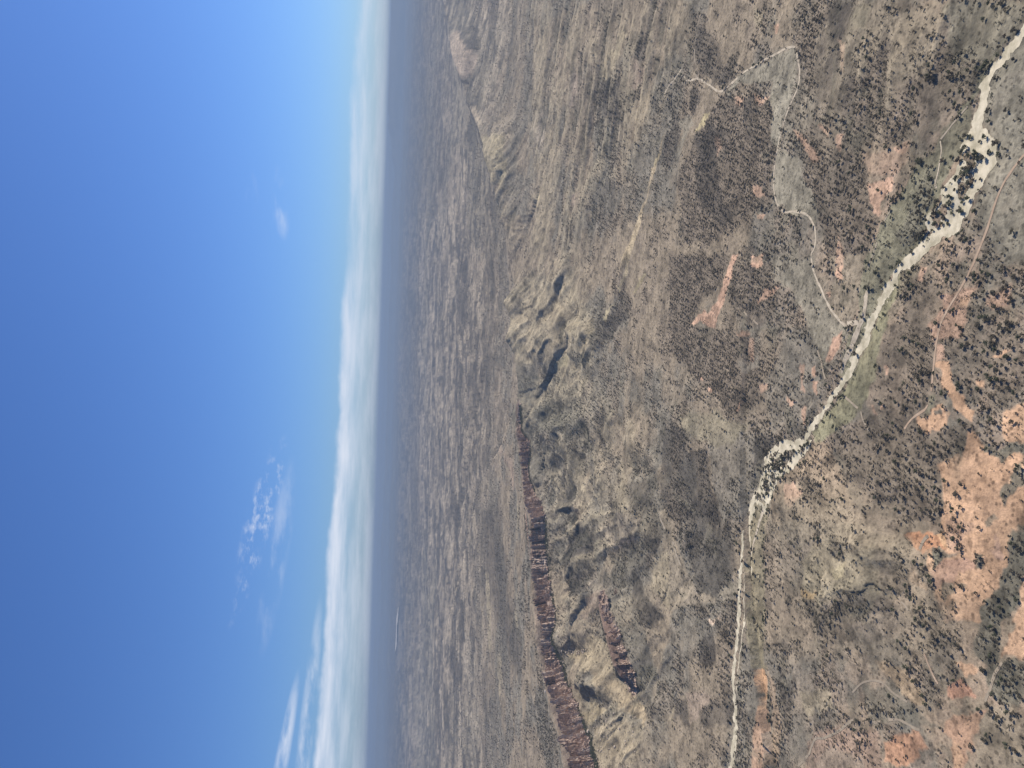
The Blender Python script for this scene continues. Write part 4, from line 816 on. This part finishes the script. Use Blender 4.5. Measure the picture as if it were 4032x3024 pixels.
# ------------------------------------------------------------------ ranges on the horizon
def hill_range(dist, depth, ztop, zvar, seed, label, a0=-36, a1=36):
    az_ = np.radians(np.linspace(a0, a1, 520)); rr = np.linspace(dist, dist + depth, 14)
    Rm, Am = np.meshgrid(rr, az_, indexing='ij')
    x, y = Rm * np.sin(Am), Rm * np.cos(Am)
    prof = np.sin(np.pi * np.clip((Rm - dist) / depth, 0, 1)) ** .8
    s = Am * dist
    h = ztop + zvar * (fbm(s, s * 0 + seed, dist * .07, 5, 401 + seed) - .5) * 2 + .35 * zvar * (fbm(x, y, 1500, 3, 411 + seed) - .5)
    fade = sstep(Am, math.radians(a0), math.radians(a0 + 8)) if a0 > 0 else 1.0
    z = np.minimum(np.maximum(h, 20), 706 - 25 * vnoise(s / 2500, s * 0, 7)) * prof * fade - 12
    n0, n1 = Rm.shape
    i = np.arange(n0 - 1)[:, None]; j = np.arange(n1 - 1)[None, :]
    f = np.stack([i * n1 + j, i * n1 + j + 1, (i + 1) * n1 + j + 1, (i + 1) * n1 + j], -1).reshape(-1, 4)[:, ::-1]
    o = link('hills', mesh_np('hills', np.stack([x.ravel(), y.ravel(), z.ravel()], 1), faces_q=f, mat=M_HILL, smooth_shade=True))
    return tag(o, label, 'hills', kind='structure')
hill_range(27000, 4000, 60, 120, 1, 'dark low rise of scrub at the far edge of the plain')
hill_range(40000, 6000, 260, 130, 2, 'blue low hills in the haze before the last range')
hill_range(56000, 8000, 430, 150, 3, 'pale blue middle range fading in the haze')
hill_range(40000, 7000, 600, 480, 6, 'cluster of rounded blue mountains standing highest on the skyline', 11, 36)
hill_range(76000, 10000, 560, 190, 4, 'faintest range of blue hills on the skyline')

# ------------------------------------------------------------------ cliffs of rock buttresses
def column_mesh(seed):
    """A craggy buttress: ribbed and stepped on the side that faces -y, one unit wide and high."""
    rd = np.random.default_rng(seed)
    nu, nv = 21, 13
    ribs = np.cumsum(rd.normal(0, .15, nu)) + rd.uniform(-.22, .12, nu); ribs -= np.linspace(ribs[0], ribs[-1], nu); ribs += rd.uniform(-.12, .12, nu)
    ledge = np.sort(rd.uniform(.10, .95, 5)); step = rd.uniform(.05, .24, 5)
    top = 1 + rd.uniform(-.16, .05, nu)
    vs, fs = [], []
    for v in range(nv):
        zz = v / (nv - 1)
        for u in range(nu):
            uu = u / (nu - 1)
            dep = .55 * (1 - abs(2 * uu - 1) ** 3) + ribs[u] * .5 + rd.uniform(-.10, .10)
            dep -= sum(st for le, st in zip(ledge, step) if zz > le + rd.uniform(-.04, .04))
            vs.append((uu - .5 + rd.uniform(-.02, .02), -dep, zz * top[u]))
    for u in range(nu): vs.append((u / (nu - 1) - .5, .75, top[u] * .98))
    for u in range(nu): vs.append((u / (nu - 1) - .5, .75, 0))
    for v in range(nv + 1):
        for u in range(nu - 1):
            a = v * nu + u
            fs.append((a, a + 1, a + nu + 1, a + nu))
    for s0 in (0, nu - 1):
        for v in range(nv - 1):
            a = v * nu + s0
            f = (a, a + nu, nv * nu + s0) if s0 == 0 else (a + nu, a, nv * nu + s0)
            fs.append(f)
        fs.append((s0, nv * nu + s0, (nv + 1) * nu + s0) if s0 == 0 else (nv * nu + s0, s0, (nv + 1) * nu + s0))
    me = bpy.data.meshes.new('rock_buttress')
    me.from_pydata(vs, [], fs); me.materials.append(M_ROCK); me.update()
    return me
COLS = [column_mesh(s) for s in range(16)]
def cliff(name, P, zf, zr, label, pitch, n_tiers=3, seed=0):
    rd = random.Random(seed)
    c = P.mean(0)
    root = empty(name, (c[0], c[1], float(np.mean(zf))))
    tag(root, label, 'cliff')
    seg = np.hypot(*np.diff(P, axis=0).T); s = np.concatenate([[0], np.cumsum(seg)])
    t = 0.0; k = 0
    while t < s[-1]:
        x, y = np.interp(t, s, P[:, 0]), np.interp(t, s, P[:, 1])
        x2, y2 = np.interp(min(t + 4, s[-1]), s, P[:, 0]), np.interp(min(t + 4, s[-1]), s, P[:, 1])
        x1, y1 = np.interp(max(t - 4, 0), s, P[:, 0]), np.interp(max(t - 4, 0), s, P[:, 1])
        dx, dy = x2 - x1, y2 - y1; l = math.hypot(dx, dy) + 1e-9
        nx, ny = -dy / l, dx / l                       # away from the camera
        a, b = float(np.interp(t, s, zf)), float(np.interp(t, s, zr))
        H = b - a
        ang = math.atan2(dy, dx)
        cove = -(15 if seed == 1 else 6) * float(sstep(vnoise(np.array([t / 55.0]), np.array([seed + .5]), 77)[0], .25, .75)) - 5 * vnoise(np.array([t / 19.0]), np.array([seed + .5]), 78)[0] + 3
        for tier in range(n_tiers):
            w = pitch * rd.uniform(.8, 1.5)
            frac = (.46 * rd.uniform(.6, 1.25), rd.uniform(.74, 1.08) * (.88 + .14 * float(sstep(vnoise(np.array([t / 47.0]), np.array([seed + 4.5]), 79)[0], .15, .55))))[tier]
            off = (-1, 8)[tier] + cove + rd.uniform(-2.5, 2)
            if rd.random() < (.22, .10)[tier]: continue
            h = max(H, 4) * min(frac, 1.06) * (1 if seed == 1 else .85)
            o = bpy.data.objects.new('rock_buttress', rd.choice(COLS)); COL.objects.link(o)
            o.parent = root
            o.location = (x + nx * off - c[0] + dx / l * rd.uniform(-2, 2), y + ny * off - c[1] + dy / l * rd.uniform(-2, 2), a - 5 - root.location.z)
            o.rotation_euler = (0, 0, ang + rd.uniform(-.35, .35))
            o.scale = (w * rd.uniform(.9, 1.9), rd.uniform(9, 19), h + 5)
            k += 1
        t += pitch
    return k
nb = cliff('rock_cliff', line[:CLIFF_N], z_foot[:CLIFF_N], z_rim[:CLIFF_N], 'long red sandstone cliff of broken buttresses along the plateau rim', 11.0, 2, 1)
nk = cliff('rock_cliff', kline, kz_foot, kz_rim, 'small curved dark cliff on the knoll in front of the long cliff', 9.5, 2, 2)
print('buttresses', nb, nk)

# ------------------------------------------------------------------ boulders below the cliffs
def boulder_mesh(seed):
    rd = random.Random(seed)
    bm = bmesh.new(); bmesh.ops.create_icosphere(bm, subdivisions=1, radius=1)
    for v in bm.verts:
        v.co *= rd.uniform(.7, 1.15); v.co.z = max(v.co.z, -.45) * .8
    me = bpy.data.meshes.new('boulder'); bm.to_mesh(me); bm.free(); me.materials.append(M_STONE); return me
BLD = [boulder_mesh(s) for s in range(6)]
def boulder(p, size, label, group=None):
    z = float(terrain(np.array([p[0]]), np.array([p[1]]))[0])
    o = bpy.data.objects.new('boulder', random.choice(BLD)); COL.objects.link(o)
    o.location = (p[0], p[1], z + size * .25); o.rotation_euler = (0, 0, random.uniform(0, 6)); o.scale = (size * random.uniform(.8, 1.2), size * random.uniform(.8, 1.2), size * random.uniform(.7, 1))
    tag(o, label, 'boulder', group)
for (t, p, s, lab) in [('E', (1608, 1432), 6, 'brightest big boulder at the foot of the long cliff'), ('E', (1645, 1638), 6.5, 'large pale boulder at the near end of the long cliff'), ('E', (1772, 1526), 4.5, 'lone white boulder on the grassy slope below the long cliff'),
                       ('E', (1660, 1608), 4, 'small pale boulder next to the large one at the cliff end'), ('E', (1802, 1414), 4, 'pale boulder far down the grassy slope'), ('E', (1445, 1103), 6, 'grey boulder in the dark hollow at the foot of the cliff'),
                       ('E', (1382, 608), 5, 'yellowish boulder at the shaded foot of the cliff'), ('E', (1428, 1178), 5, 'boulder with a bright top in the wooded cliff recess'), ('E', (1418, 838), 4.5, 'white boulder on the orange talus rib'), ('E', (1640, 1642), 4, 'boulder touching the large pale one')]:
    boulder(at(T(t, [p]))[0], s, lab)
rb = np.random.default_rng(5)
for k in range(46):
    f = rb.random(); p = np.array((1430 + 170 * f, 936 + rb.normal() * 9))
    boulder(at(T('E', [p]))[0], rb.uniform(1.4, 3.2), 'boulder in the thin line of scree running down from the cliff', 'boulders in the scree line below the cliff')
for k in range(70):
    i_ = rb.integers(1, 14); f = rb.random()
    p = line[i_] * (1 - f) + line[i_ + 1] * f
    v = -p / np.hypot(*p)
    boulder(p + v * rb.uniform(4, 26), rb.uniform(2, 4.2), ('grey boulder fallen at the foot of the %s of the long cliff' % ('tall orange near end', 'wooded recess', 'middle stretch', 'dark far end')[min(3, int((i_ - 1) / 3.6))]), 'boulders fallen along the cliff foot')
for k in range(50):
    p = np.array((1620 + rb.random() * 280, 1280 + rb.random() * 380))
    boulder(at(T('E', [p]))[0], rb.uniform(1.3, 2.8), 'small boulder lying on the grassy slope below the cliff end', 'boulders on the grassy slope')

# ------------------------------------------------------------------ trees
def crown_mesh(seed, clumps, leaves, mat, spread=1.0):
    """Leaf sprays scattered through a few clumps: gaps between them let the ground and the light through."""
    rd = np.random.default_rng(seed + 900)
    vs, fs = [], []
    for c in range(clumps):
        a = rd.uniform(0, 6.283); rr = math.sqrt(rd.random()) * .30 * spread
        cx, cy, cz = rr * math.cos(a), rr * math.sin(a), rd.uniform(.46, .84) - rr * .35
        rx, rz = rd.uniform(.15, .25), rd.uniform(.09, .16)
        for l in range(leaves):
            d = rd.normal(size=3); d /= np.linalg.norm(d)
            k = rd.uniform(.55, 1.05)
            p = np.array((cx + d[0] * rx * k, cy + d[1] * rx * k, cz + d[2] * rz * k))
            n = d * np.array((.8, .8, 1)) + np.array((0, 0, .75)) + rd.normal(size=3) * .35
            n /= np.linalg.norm(n)
            t = np.cross(n, rd.normal(size=3)); t /= np.linalg.norm(t); b_ = np.cross(n, t)
            s_ = rd.uniform(.065, .12)
            q = len(vs)
            vs += [tuple(p + t * s_), tuple(p + b_ * s_ * .8), tuple(p - t * s_ * .9), tuple(p - b_ * s_ * .7)]
            fs.append((q, q + 1, q + 2, q + 3))
    me = bpy.data.meshes.new('crown'); me.from_pydata(vs, [], fs); me.materials.append(mat); me.update()
    return me
def trunk_mesh(seed):
    rd = random.Random(seed)
    bm = bmesh.new()
    def limb(a, b, r0, r1):
        v = Vector(b) - Vector(a)
        m_ = Matrix.Translation((Vector(a) + Vector(b)) / 2) @ v.to_track_quat('Z', 'Y').to_matrix().to_4x4()
        bmesh.ops.create_cone(bm, cap_ends=True, segments=5, radius1=r0, radius2=r1, depth=v.length, matrix=m_)
    k = (rd.uniform(-.03, .03), rd.uniform(-.03, .03), .38)
    limb((0, 0, -.05), k, .035, .025)
    for q in range(3):
        a = rd.uniform(0, 6.28)
        limb(k, (k[0] + .2 * math.cos(a), k[1] + .2 * math.sin(a), rd.uniform(.6, .72)), .022, .008)
    me = bpy.data.meshes.new('trunk'); bm.to_mesh(me); bm.free(); me.materials.append(M_BARK)
    return me
CROWN = [crown_mesh(s, 8, 15, M_LEAF) for s in range(5)]
GUMCROWN = [crown_mesh(40 + s, 11, 16, M_GUM, 1.15) for s in range(4)]
CROWN_GREEN = [crown_mesh(20 + s, 8, 15, M_GUM) for s in range(4)]
GUMCROWN_BROWN = [crown_mesh(50 + s, 11, 16, M_LEAF, 1.15) for s in range(4)]
TRUNK = [trunk_mesh(s) for s in range(4)]

def scatter():
    """Candidate places on a jittered grid over the visible plain."""
    out = []
    for (r0, r1, g) in ((560, 1500, 6.5), (1500, 2600, 7.6), (2600, 4200, 12.0), (4200, 6000, 22.0)):
        n = int(r1 * 1.25 / g)
        gx, gy = np.meshgrid(np.arange(-n, n + 1) * g, np.arange(0, n + 1) * g, indexing='ij')
        x = gx.ravel() + rng.uniform(-.5, .5, gx.size) * g; y = gy.ravel() + rng.uniform(-.5, .5, gx.size) * g
        r = np.hypot(x, y)
        k = (r > r0) & (r <= r1) & (np.abs(x) < y * .70 + 40)
        out.append(np.stack([x[k], y[k], np.full(k.sum(), g)], 1))
    return np.vstack(out)
S = scatter()
for P in BRAID:
    lo_, hi_ = P.min(0), P.max(0)
    gx, gy = np.meshgrid(np.arange(lo_[0], hi_[0], 4.6), np.arange(lo_[1], hi_[1], 4.6), indexing='ij')
    bx_ = gx.ravel() + rng.uniform(-2, 2, gx.size); by_ = gy.ravel() + rng.uniform(-2, 2, gx.size)
    k = in_poly(bx_, by_, P)
    S = np.vstack([S, np.stack([bx_[k], by_[k], np.full(k.sum(), 4.6)], 1)])
x, y, g = S.T
px, py, w = in_view(x, y, np.zeros(len(x)))
k = (px > 1500) & (px < 4120) & (py > -90) & (py < 3114)
x, y, g = x[k], y[k], g[k]
_, cov = land(x, y, False)
acc = rng.random(len(x)) < np.clip(cov * 1.15, 0, .95)
# gums along the water courses
dr = np.full(len(x), 1e9)
for P in RIVER: 
    q = (x > P[:, 0].min() - 60) & (x < P[:, 0].max() + 60) & (y > P[:, 1].min() - 60) & (y < P[:, 1].max() + 60)
    if q.any(): dr[q] = np.minimum(dr[q], near_line(x[q], y[q], P)[0])
braid = np.zeros(len(x), bool)
for P in BRAID: braid |= in_poly(x, y, P)
creeks = [np.vstack([at(T(t, [p])) for t, p in P]) for P, _, _ in CREEKS]
dc = np.full(len(x), 1e9)
for P in creeks:
    q = (x > P[:, 0].min() - 40) & (x < P[:, 0].max() + 40) & (y > P[:, 1].min() - 40) & (y < P[:, 1].max() + 40)
    if q.any(): dc[q] = np.minimum(dc[q], near_line(x[q], y[q], P)[0])
side_creek = creeks[3]
dks = near_line(x, y, side_creek)[0]
dark_creek = np.vstack([at(T('F', [(600, 80), (592, 180), (590, 280), (612, 400), (605, 500), (605, 650), (610, 850), (625, 1000), (632, 1100), (636, 1250), (640, 1400), (655, 1520), (670, 1659)]))])
dk = near_line(x, y, dark_creek)[0]
rf = river_field(x, y)
u = rng.random(len(x))
gum = ((dr < 17) & (dr > 7.5) & (u < .34)) | (braid & (rf < 0) & (u < .48)) | (braid & (u < .12)) | ((rf > 0) & (u < .03)) | ((dc < 7) & (u < .16)) | ((dk < 5) & (u < .6)) | ((dks < 6) & (u < .5))
acc &= ~gum & (rf < -1.5) & (dc > 3)
for P, wd, mt, lab in TRACKS:
    q = (np.abs(x - P[:, 0].mean()) < 900) & (np.abs(y - P[:, 1].mean()) < 900)
    if q.any():
        d = np.full(len(x), 1e9); d[q] = near_line(x[q], y[q], P)[0]
        acc &= d > wd * .5 + 1.5
# keep trees off the cliff faces
dl, sd, aa = near_line(x, y, line[:CLIFF_N])
acc &= (dl > 24)
def pack(sel, smin, smax):
    xs, ys, gs = x[sel], y[sel], g[sel]
    r = np.hypot(xs, ys)
    sz = (smin + (smax - smin) * rng.random(len(xs)) ** 2.0) * np.where(gs > 20, 1.3, np.where(gs > 10, 1.0, 1.0))
    zs = terrain(xs, ys) - .1
    return np.stack([xs, ys, zs, sz, rng.uniform(0, 6.283, len(xs)), r], 1)
woods = pack(acc, 2.4, 7.8)
gums = pack(gum, 3.2, 8.2)
print('trees', len(woods), 'gums', len(gums))

track_near = TRACKS[0][0]
def vis(a):
    px, py, w = in_view(a[:, 0], a[:, 1], a[:, 2])
    return (px > 0) & (px < 4020) & (py > 8) & (py < 3016)
def individuals(a, pairs, name, labels, count=300, mn=7.0):
    """The trees that show largest stand as things; the rest is returned."""
    v = vis(a)
    score = np.where(v & (a[:, 3] > 0), a[:, 3] / np.hypot(a[:, 5], CAM_H), -1)
    order = np.argsort(-score)
    pick = order[:count]
    for n_, i_ in enumerate(pick):
        X, Y, Z, s, rot, _ = a[i_]
        root = empty(name, (X, Y, Z))
        root.rotation_euler = (0, 0, rot); root.scale = (s, s, s * random.uniform(.8, 1.05))
        tone, crowns = pairs[n_ % 2]; lab, grp = labels(X, Y, s, tone)
        tag(root, lab, 'tree', grp)
        c = bpy.data.objects.new('crown', random.choice(crowns)); COL.objects.link(c); c.parent = root
        t = bpy.data.objects.new('trunk', random.choice(TRUNK)); COL.objects.link(t); t.parent = root
    keep = np.ones(len(a), bool); keep[pick] = False
    return a[keep]
def lm(tile, p): return at(T(tile, [p]))[0]
WOOD_MARKS = [(lm('D', (1650, 700)), 'the middle of the orange dirt track'), (lm('B', (2080, 1150)), 'the upper end of the orange dirt track'), (lm('D', (1500, 1030)), 'the hooked lower end of the orange dirt track'),
  (lm('L', (1420, 1300)), 'the round orange clearing'), (lm('L', (1650, 800)), 'the jagged orange scald beside the track'), (lm('I', (1250, 300)), 'the tree clump inside the orange flat'), (lm('I', (1500, 100)), 'the top of the big orange flat'),
  (lm('I', (1100, 950)), 'the smooth pink part of the orange flat'), (lm('I', (1600, 1100)), 'the broad orange flat'), (lm('I', (2050, 700)), 'the long green thicket'), (lm('I', (760, 480)), 'the short white washed track'), (lm('I', (980, 690)), 'the dark clump on orange soil'),
  (lm('I', (850, 1400)), 'the dark wooded gully'), (lm('P', (330, 1350)), 'the orange scald near the frame edge'), (lm('P', (300, 950)), 'the curved grey track'), (lm('P', (200, 450)), 'the pale yellow footpath'), (lm('P', (860, 280)), 'the narrow yellow gully'),
  (lm('P', (1220, 1450)), 'the narrow orange strip'), (lm('P', (1250, 450)), 'the pink clearing among dark trees'), (lm('P', (1950, 400)), 'the pale track between thickets'), (lm('P', (1900, 1200)), 'the pale scrubby corner'), (lm('F', (1000, 1460)), 'the pale winding track'),
  (lm('F', (1150, 650)), 'the shaded side of the low mesa'), (lm('F', (1050, 420)), 'the yellow top of the low mesa'), (lm('D', (2150, 1000)), 'the orange patches at the frame edge'), (lm('D', (2000, 600)), 'the reddish flat beyond the track'), (lm('B', (2150, 700)), 'the bare grey flat beside the braids'),
  (lm('B', (1000, 400)), 'the head of the brown wooded slope'), (lm('B', (1280, 450)), 'the middle of the brown wooded slope'), (lm('B', (1560, 420)), 'the lower part of the brown wooded slope'), (lm('B', (1500, 750)), 'the woodland over the fork of the side creek'), (lm('B', (1400, 150)), 'the dim top corner of the brown slope'), (lm('B', (1320, 1180)), 'the pink scalds above the side creek'), (lm('D', (1450, 700)), 'the brown woodland past the river'), (lm('D', (1300, 1300)), 'the wooded slope below the river bend'), (lm('H', (1150, 900)), 'the dark copse near the bend')]
GUM_MARKS = [(lm('B', (2100, 320)), 'the upper end of the sandy river'), (lm('B', (1930, 620)), 'the sandy reach above the braids'), (lm('B', (1900, 800)), 'the head of the wide braids'), (lm('B', (1980, 950)), 'the outer curve of the wide braids'), (lm('B', (1830, 1050)), 'the inner islands of the wide braids'),
  (lm('B', (1850, 1250)), 'the lower islands of the wide braids'), (lm('B', (1680, 1420)), 'the tail of the wide braids'), (lm('B', (1520, 1560)), 'the narrow reach under the braids'), (lm('D', (1400, 150)), 'the straight reach above the creek mouth'), (lm('D', (1290, 360)), 'the reach just above the creek mouth'),
  (lm('D', (1180, 470)), 'the sandy creek mouth'), (lm('D', (1160, 640)), 'the reach below the creek mouth'), (lm('D', (1050, 850)), 'the track crossing of the river'), (lm('D', (940, 1020)), 'the straight reach below the crossing'), (lm('D', (800, 1190)), 'the head of the river bend'),
  (lm('H', (700, 330)), 'the middle islands of the river bend'), (lm('H', (560, 600)), 'the lower islands of the river bend'), (lm('H', (400, 850)), 'the small islands closing the river bend'), (lm('F', (500, 150)), 'the first part of the long thin reach'), (lm('F', (480, 500)), 'the middle of the long thin reach'),
  (lm('F', (470, 900)), 'the reach beside the orange strip'), (lm('F', (470, 1400)), 'the far end of the long thin reach'), (lm('F', (605, 500)), 'the dark creek beside the thin reach'), (lm('F', (630, 1200)), 'the dark creek beyond the orange strip'), (lm('B', (1800, 740)), 'the top of the floodplain side creek'),
  (lm('B', (1560, 1030)), 'the middle of the floodplain side creek'), (lm('B', (1330, 1390)), 'the lower floodplain side creek'), (lm('B', (1690, 1000)), 'the short channel in the green floodplain'), (lm('B', (780, 275)), 'the sharp corner of the zigzag creek'), (lm('B', (660, 1100)), 'the long side of the zigzag creek'), (lm('B', (920, 1450)), 'the meadow creek below the corner'), (lm('D', (980, 290)), 'the meadow creek above its mouth')]
def marked(marks, X, Y, s_, noun):
    d = [math.hypot(X - p[0], Y - p[1]) for p, _ in marks]
    i_ = int(np.argmin(d))
    size = 'large' if s_ > 7.2 else ('middling' if s_ > 6.4 else 'smaller')
    rel = 'close to' if d[i_] < 45 else 'near'
    side = '' if d[i_] < 25 else (', on its skyward side' if math.hypot(X, Y) > math.hypot(*marks[i_][0]) else ', on its other side')
    t_ = '%s %s %s %s' % (size, noun, rel, marks[i_][1])
    return t_, noun.split()[-1] + 's near ' + marks[i_][1]
def wood_label(X, Y, s_, tone): return marked(WOOD_MARKS, X, Y, s_, tone + ' tree')
def gum_label(X, Y, s_, tone): return marked(GUM_MARKS, X, Y, s_, tone + ' gum')
rest_w = individuals(woods, (('brownish', CROWN), ('greenish', CROWN_GREEN)), 'savanna_tree', wood_label)
rest_g = individuals(gums, (('green', GUMCROWN), ('brownish', GUMCROWN_BROWN)), 'river_gum', gum_label)

def instancer(name, a, meshes, label, cat):
    """Points that carry whole trees: foliage past the number anyone could pick apart."""
    arche = bpy.data.collections.new(name + '_kinds')
    for k_, m_ in enumerate(meshes):
        arche.objects.link(bpy.data.objects.new('tree_kind_%02d' % k_, m_))
    me = bpy.data.meshes.new(name)
    me.vertices.add(len(a)); me.vertices.foreach_set('co', a[:, :3].astype(np.float32).ravel())
    def attr(n_, ty, data, key):
        t_ = me.attributes.new(n_, ty, 'POINT'); t_.data.foreach_set(key, data)
    attr('size', 'FLOAT_VECTOR', np.stack([a[:, 3], a[:, 3], a[:, 3] * rng.uniform(.75, 1.05, len(a))], 1).astype(np.float32).ravel(), 'vector')
    attr('turn', 'FLOAT_VECTOR', np.stack([a[:, 4] * 0, a[:, 4] * 0, a[:, 4]], 1).astype(np.float32).ravel(), 'vector')
    attr('pick', 'INT', rng.integers(0, len(meshes), len(a)).astype(np.int32), 'value')
    o = link(name, me)
    tag(o, label, cat, kind='stuff')
    nt = bpy.data.node_groups.new(name, 'GeometryNodeTree')
    nt.interface.new_socket('Geometry', in_out='INPUT', socket_type='NodeSocketGeometry')
    nt.interface.new_socket('Geometry', in_out='OUTPUT', socket_type='NodeSocketGeometry')
    gi, go = nt.nodes.new('NodeGroupInput'), nt.nodes.new('NodeGroupOutput')
    ip = nt.nodes.new('GeometryNodeInstanceOnPoints'); ci = nt.nodes.new('GeometryNodeCollectionInfo')
    ci.inputs['Collection'].default_value = arche; ci.inputs['Separate Children'].default_value = True; ci.inputs['Reset Children'].default_value = True
    def na(n_, ty):
        q_ = nt.nodes.new('GeometryNodeInputNamedAttribute'); q_.data_type = ty; q_.inputs['Name'].default_value = n_
        return q_.outputs[0]
    nt.links.new(gi.outputs[0], ip.inputs['Points']); nt.links.new(ci.outputs[0], ip.inputs['Instance'])
    ip.inputs['Pick Instance'].default_value = True
    nt.links.new(na('pick', 'INT'), ip.inputs['Instance Index']); nt.links.new(na('turn', 'FLOAT_VECTOR'), ip.inputs['Rotation']); nt.links.new(na('size', 'FLOAT_VECTOR'), ip.inputs['Scale'])
    nt.links.new(ip.outputs[0], go.inputs[0])
    md = o.modifiers.new('trees', 'NODES'); md.node_group = nt
    return o
def tree_joined(seed, mat, spread=1.0, clumps=7):
    bm = bmesh.new()
    bm.from_mesh(crown_mesh(seed, clumps, 13, mat, spread))
    n0 = len(bm.faces)
    bm.from_mesh(TRUNK[seed % 4]); bm.faces.ensure_lookup_table()
    for f in bm.faces[n0:]: f.material_index = 1
    me = bpy.data.meshes.new('tree'); bm.to_mesh(me); bm.free()
    me.materials.append(mat); me.materials.append(M_BARK)
    return me
instancer('woodland', rest_w, [tree_joined(60 + s, M_LEAF) for s in range(5)], 'open savanna woodland of small olive trees dotted over the whole plain', 'woodland')
instancer('riverside_woodland', rest_g, [tree_joined(80 + s, M_GUM, 1.15) for s in range(4)], 'distant dark green gums crowding the river and its creeks', 'woodland')
# low shrubs between the trees
bx, by = [], []
for r0, r1, gg in ((560, 1300, 4.2), (1300, 2400, 5.4)):
    n_ = int(r1 / gg)
    gx, gy = np.meshgrid(np.arange(-n_, n_ + 1) * gg, np.arange(0, n_ + 1) * gg, indexing='ij')
    qx = gx.ravel() + rng.uniform(-.5, .5, gx.size) * gg; qy = gy.ravel() + rng.uniform(-.5, .5, gx.size) * gg
    r_ = np.hypot(qx, qy); k = (r_ > r0) & (r_ <= r1) & (np.abs(qx) < qy * .70 + 40)
    bx.append(qx[k]); by.append(qy[k])
bx, by = np.concatenate(bx), np.concatenate(by)
px, py, _w = in_view(bx, by, np.zeros(len(bx)))
k = (px > 1900) & (px < 4100) & (py > -70) & (py < 3094); bx, by = bx[k], by[k]
cl = fbm(bx, by, 40, 3, 141)
k = (rng.random(len(bx)) < .08 + .85 * sstep(cl, .38, .60)) & (river_field(bx, by) < -1); bx, by = bx[k], by[k]
_, cv = land(bx, by, False)
k = rng.random(len(bx)) < .05 + 1.1 * cv; bx, by = bx[k], by[k]
dt = near_line(bx, by, track_near)[0]; k = dt > 4; bx, by = bx[k], by[k]
bush = np.stack([bx, by, terrain(bx, by) - .5, rng.uniform(1.6, 4.2, len(bx)), rng.uniform(0, 6.28, len(bx)), np.hypot(bx, by)], 1)
print('shrubs', len(bush))
instancer('low_scrub', bush, [crown_mesh(120 + s_, 3, 8, M_LEAF, 1.2) for s_ in range(4)], 'low dull scrub and tussocks peppered between the trees of the plain', 'scrub')
# shrubs at the cliff foot and on the plateau rim
cs = []
for k in range(4600):
    i_ = rb.integers(0, CLIFF_N - 1); f = rb.random(); p = line[i_] * (1 - f) + line[i_ + 1] * f
    v = -p / np.hypot(*p); d = rb.normal() * 12 + 9
    cs.append((*(p + v * d), rb.uniform(2.6, 7.0)))
cs = np.array(cs); sx, sy = cs[:, 0], cs[:, 1]
dl, sd, _ = near_line(sx, sy, line[:CLIFF_N])
ok = (sd > 0) | (dl > 26)
cs = cs[ok]
shr = np.stack([cs[:, 0], cs[:, 1], terrain(cs[:, 0], cs[:, 1]) - .3, cs[:, 2], rng.uniform(0, 6.28, len(cs)), np.hypot(cs[:, 0], cs[:, 1])], 1)
instancer('cliff_scrub', shr, [tree_joined(90 + s, M_GUM, 1.0, 6) for s in range(3)], 'dark scrub growing along the foot and rim of the long cliff', 'scrub')

# ------------------------------------------------------------------ haze
bm = bmesh.new(); bmesh.ops.create_cube(bm, size=1)
zmin = float(GZ.min()) - 14
for v in bm.verts:
    v.co = Vector((v.co.x * 204000, v.co.y * 204000, 716 if v.co.z > 0 else zmin - 5))
me = bpy.data.meshes.new('haze'); bm.to_mesh(me); bm.free()
mh = bpy.data.materials.new('haze_air'); mh.use_nodes = True
t = mh.node_tree; t.nodes.clear()
mo = N(t, 'ShaderNodeOutputMaterial'); pv = N(t, 'ShaderNodeVolumePrincipled')
pv.inputs['Color'].default_value = (.275, .365, .495, 1); pv.inputs['Density'].default_value = HAZE_DENSITY; pv.inputs['Anisotropy'].default_value = .1
t.links.new(pv.outputs[0], mo.inputs['Volume'])
me.materials.append(mh)
hz = link('haze', me)
tag(hz, 'thin blue haze of air over the whole plain', 'haze', kind='stuff')
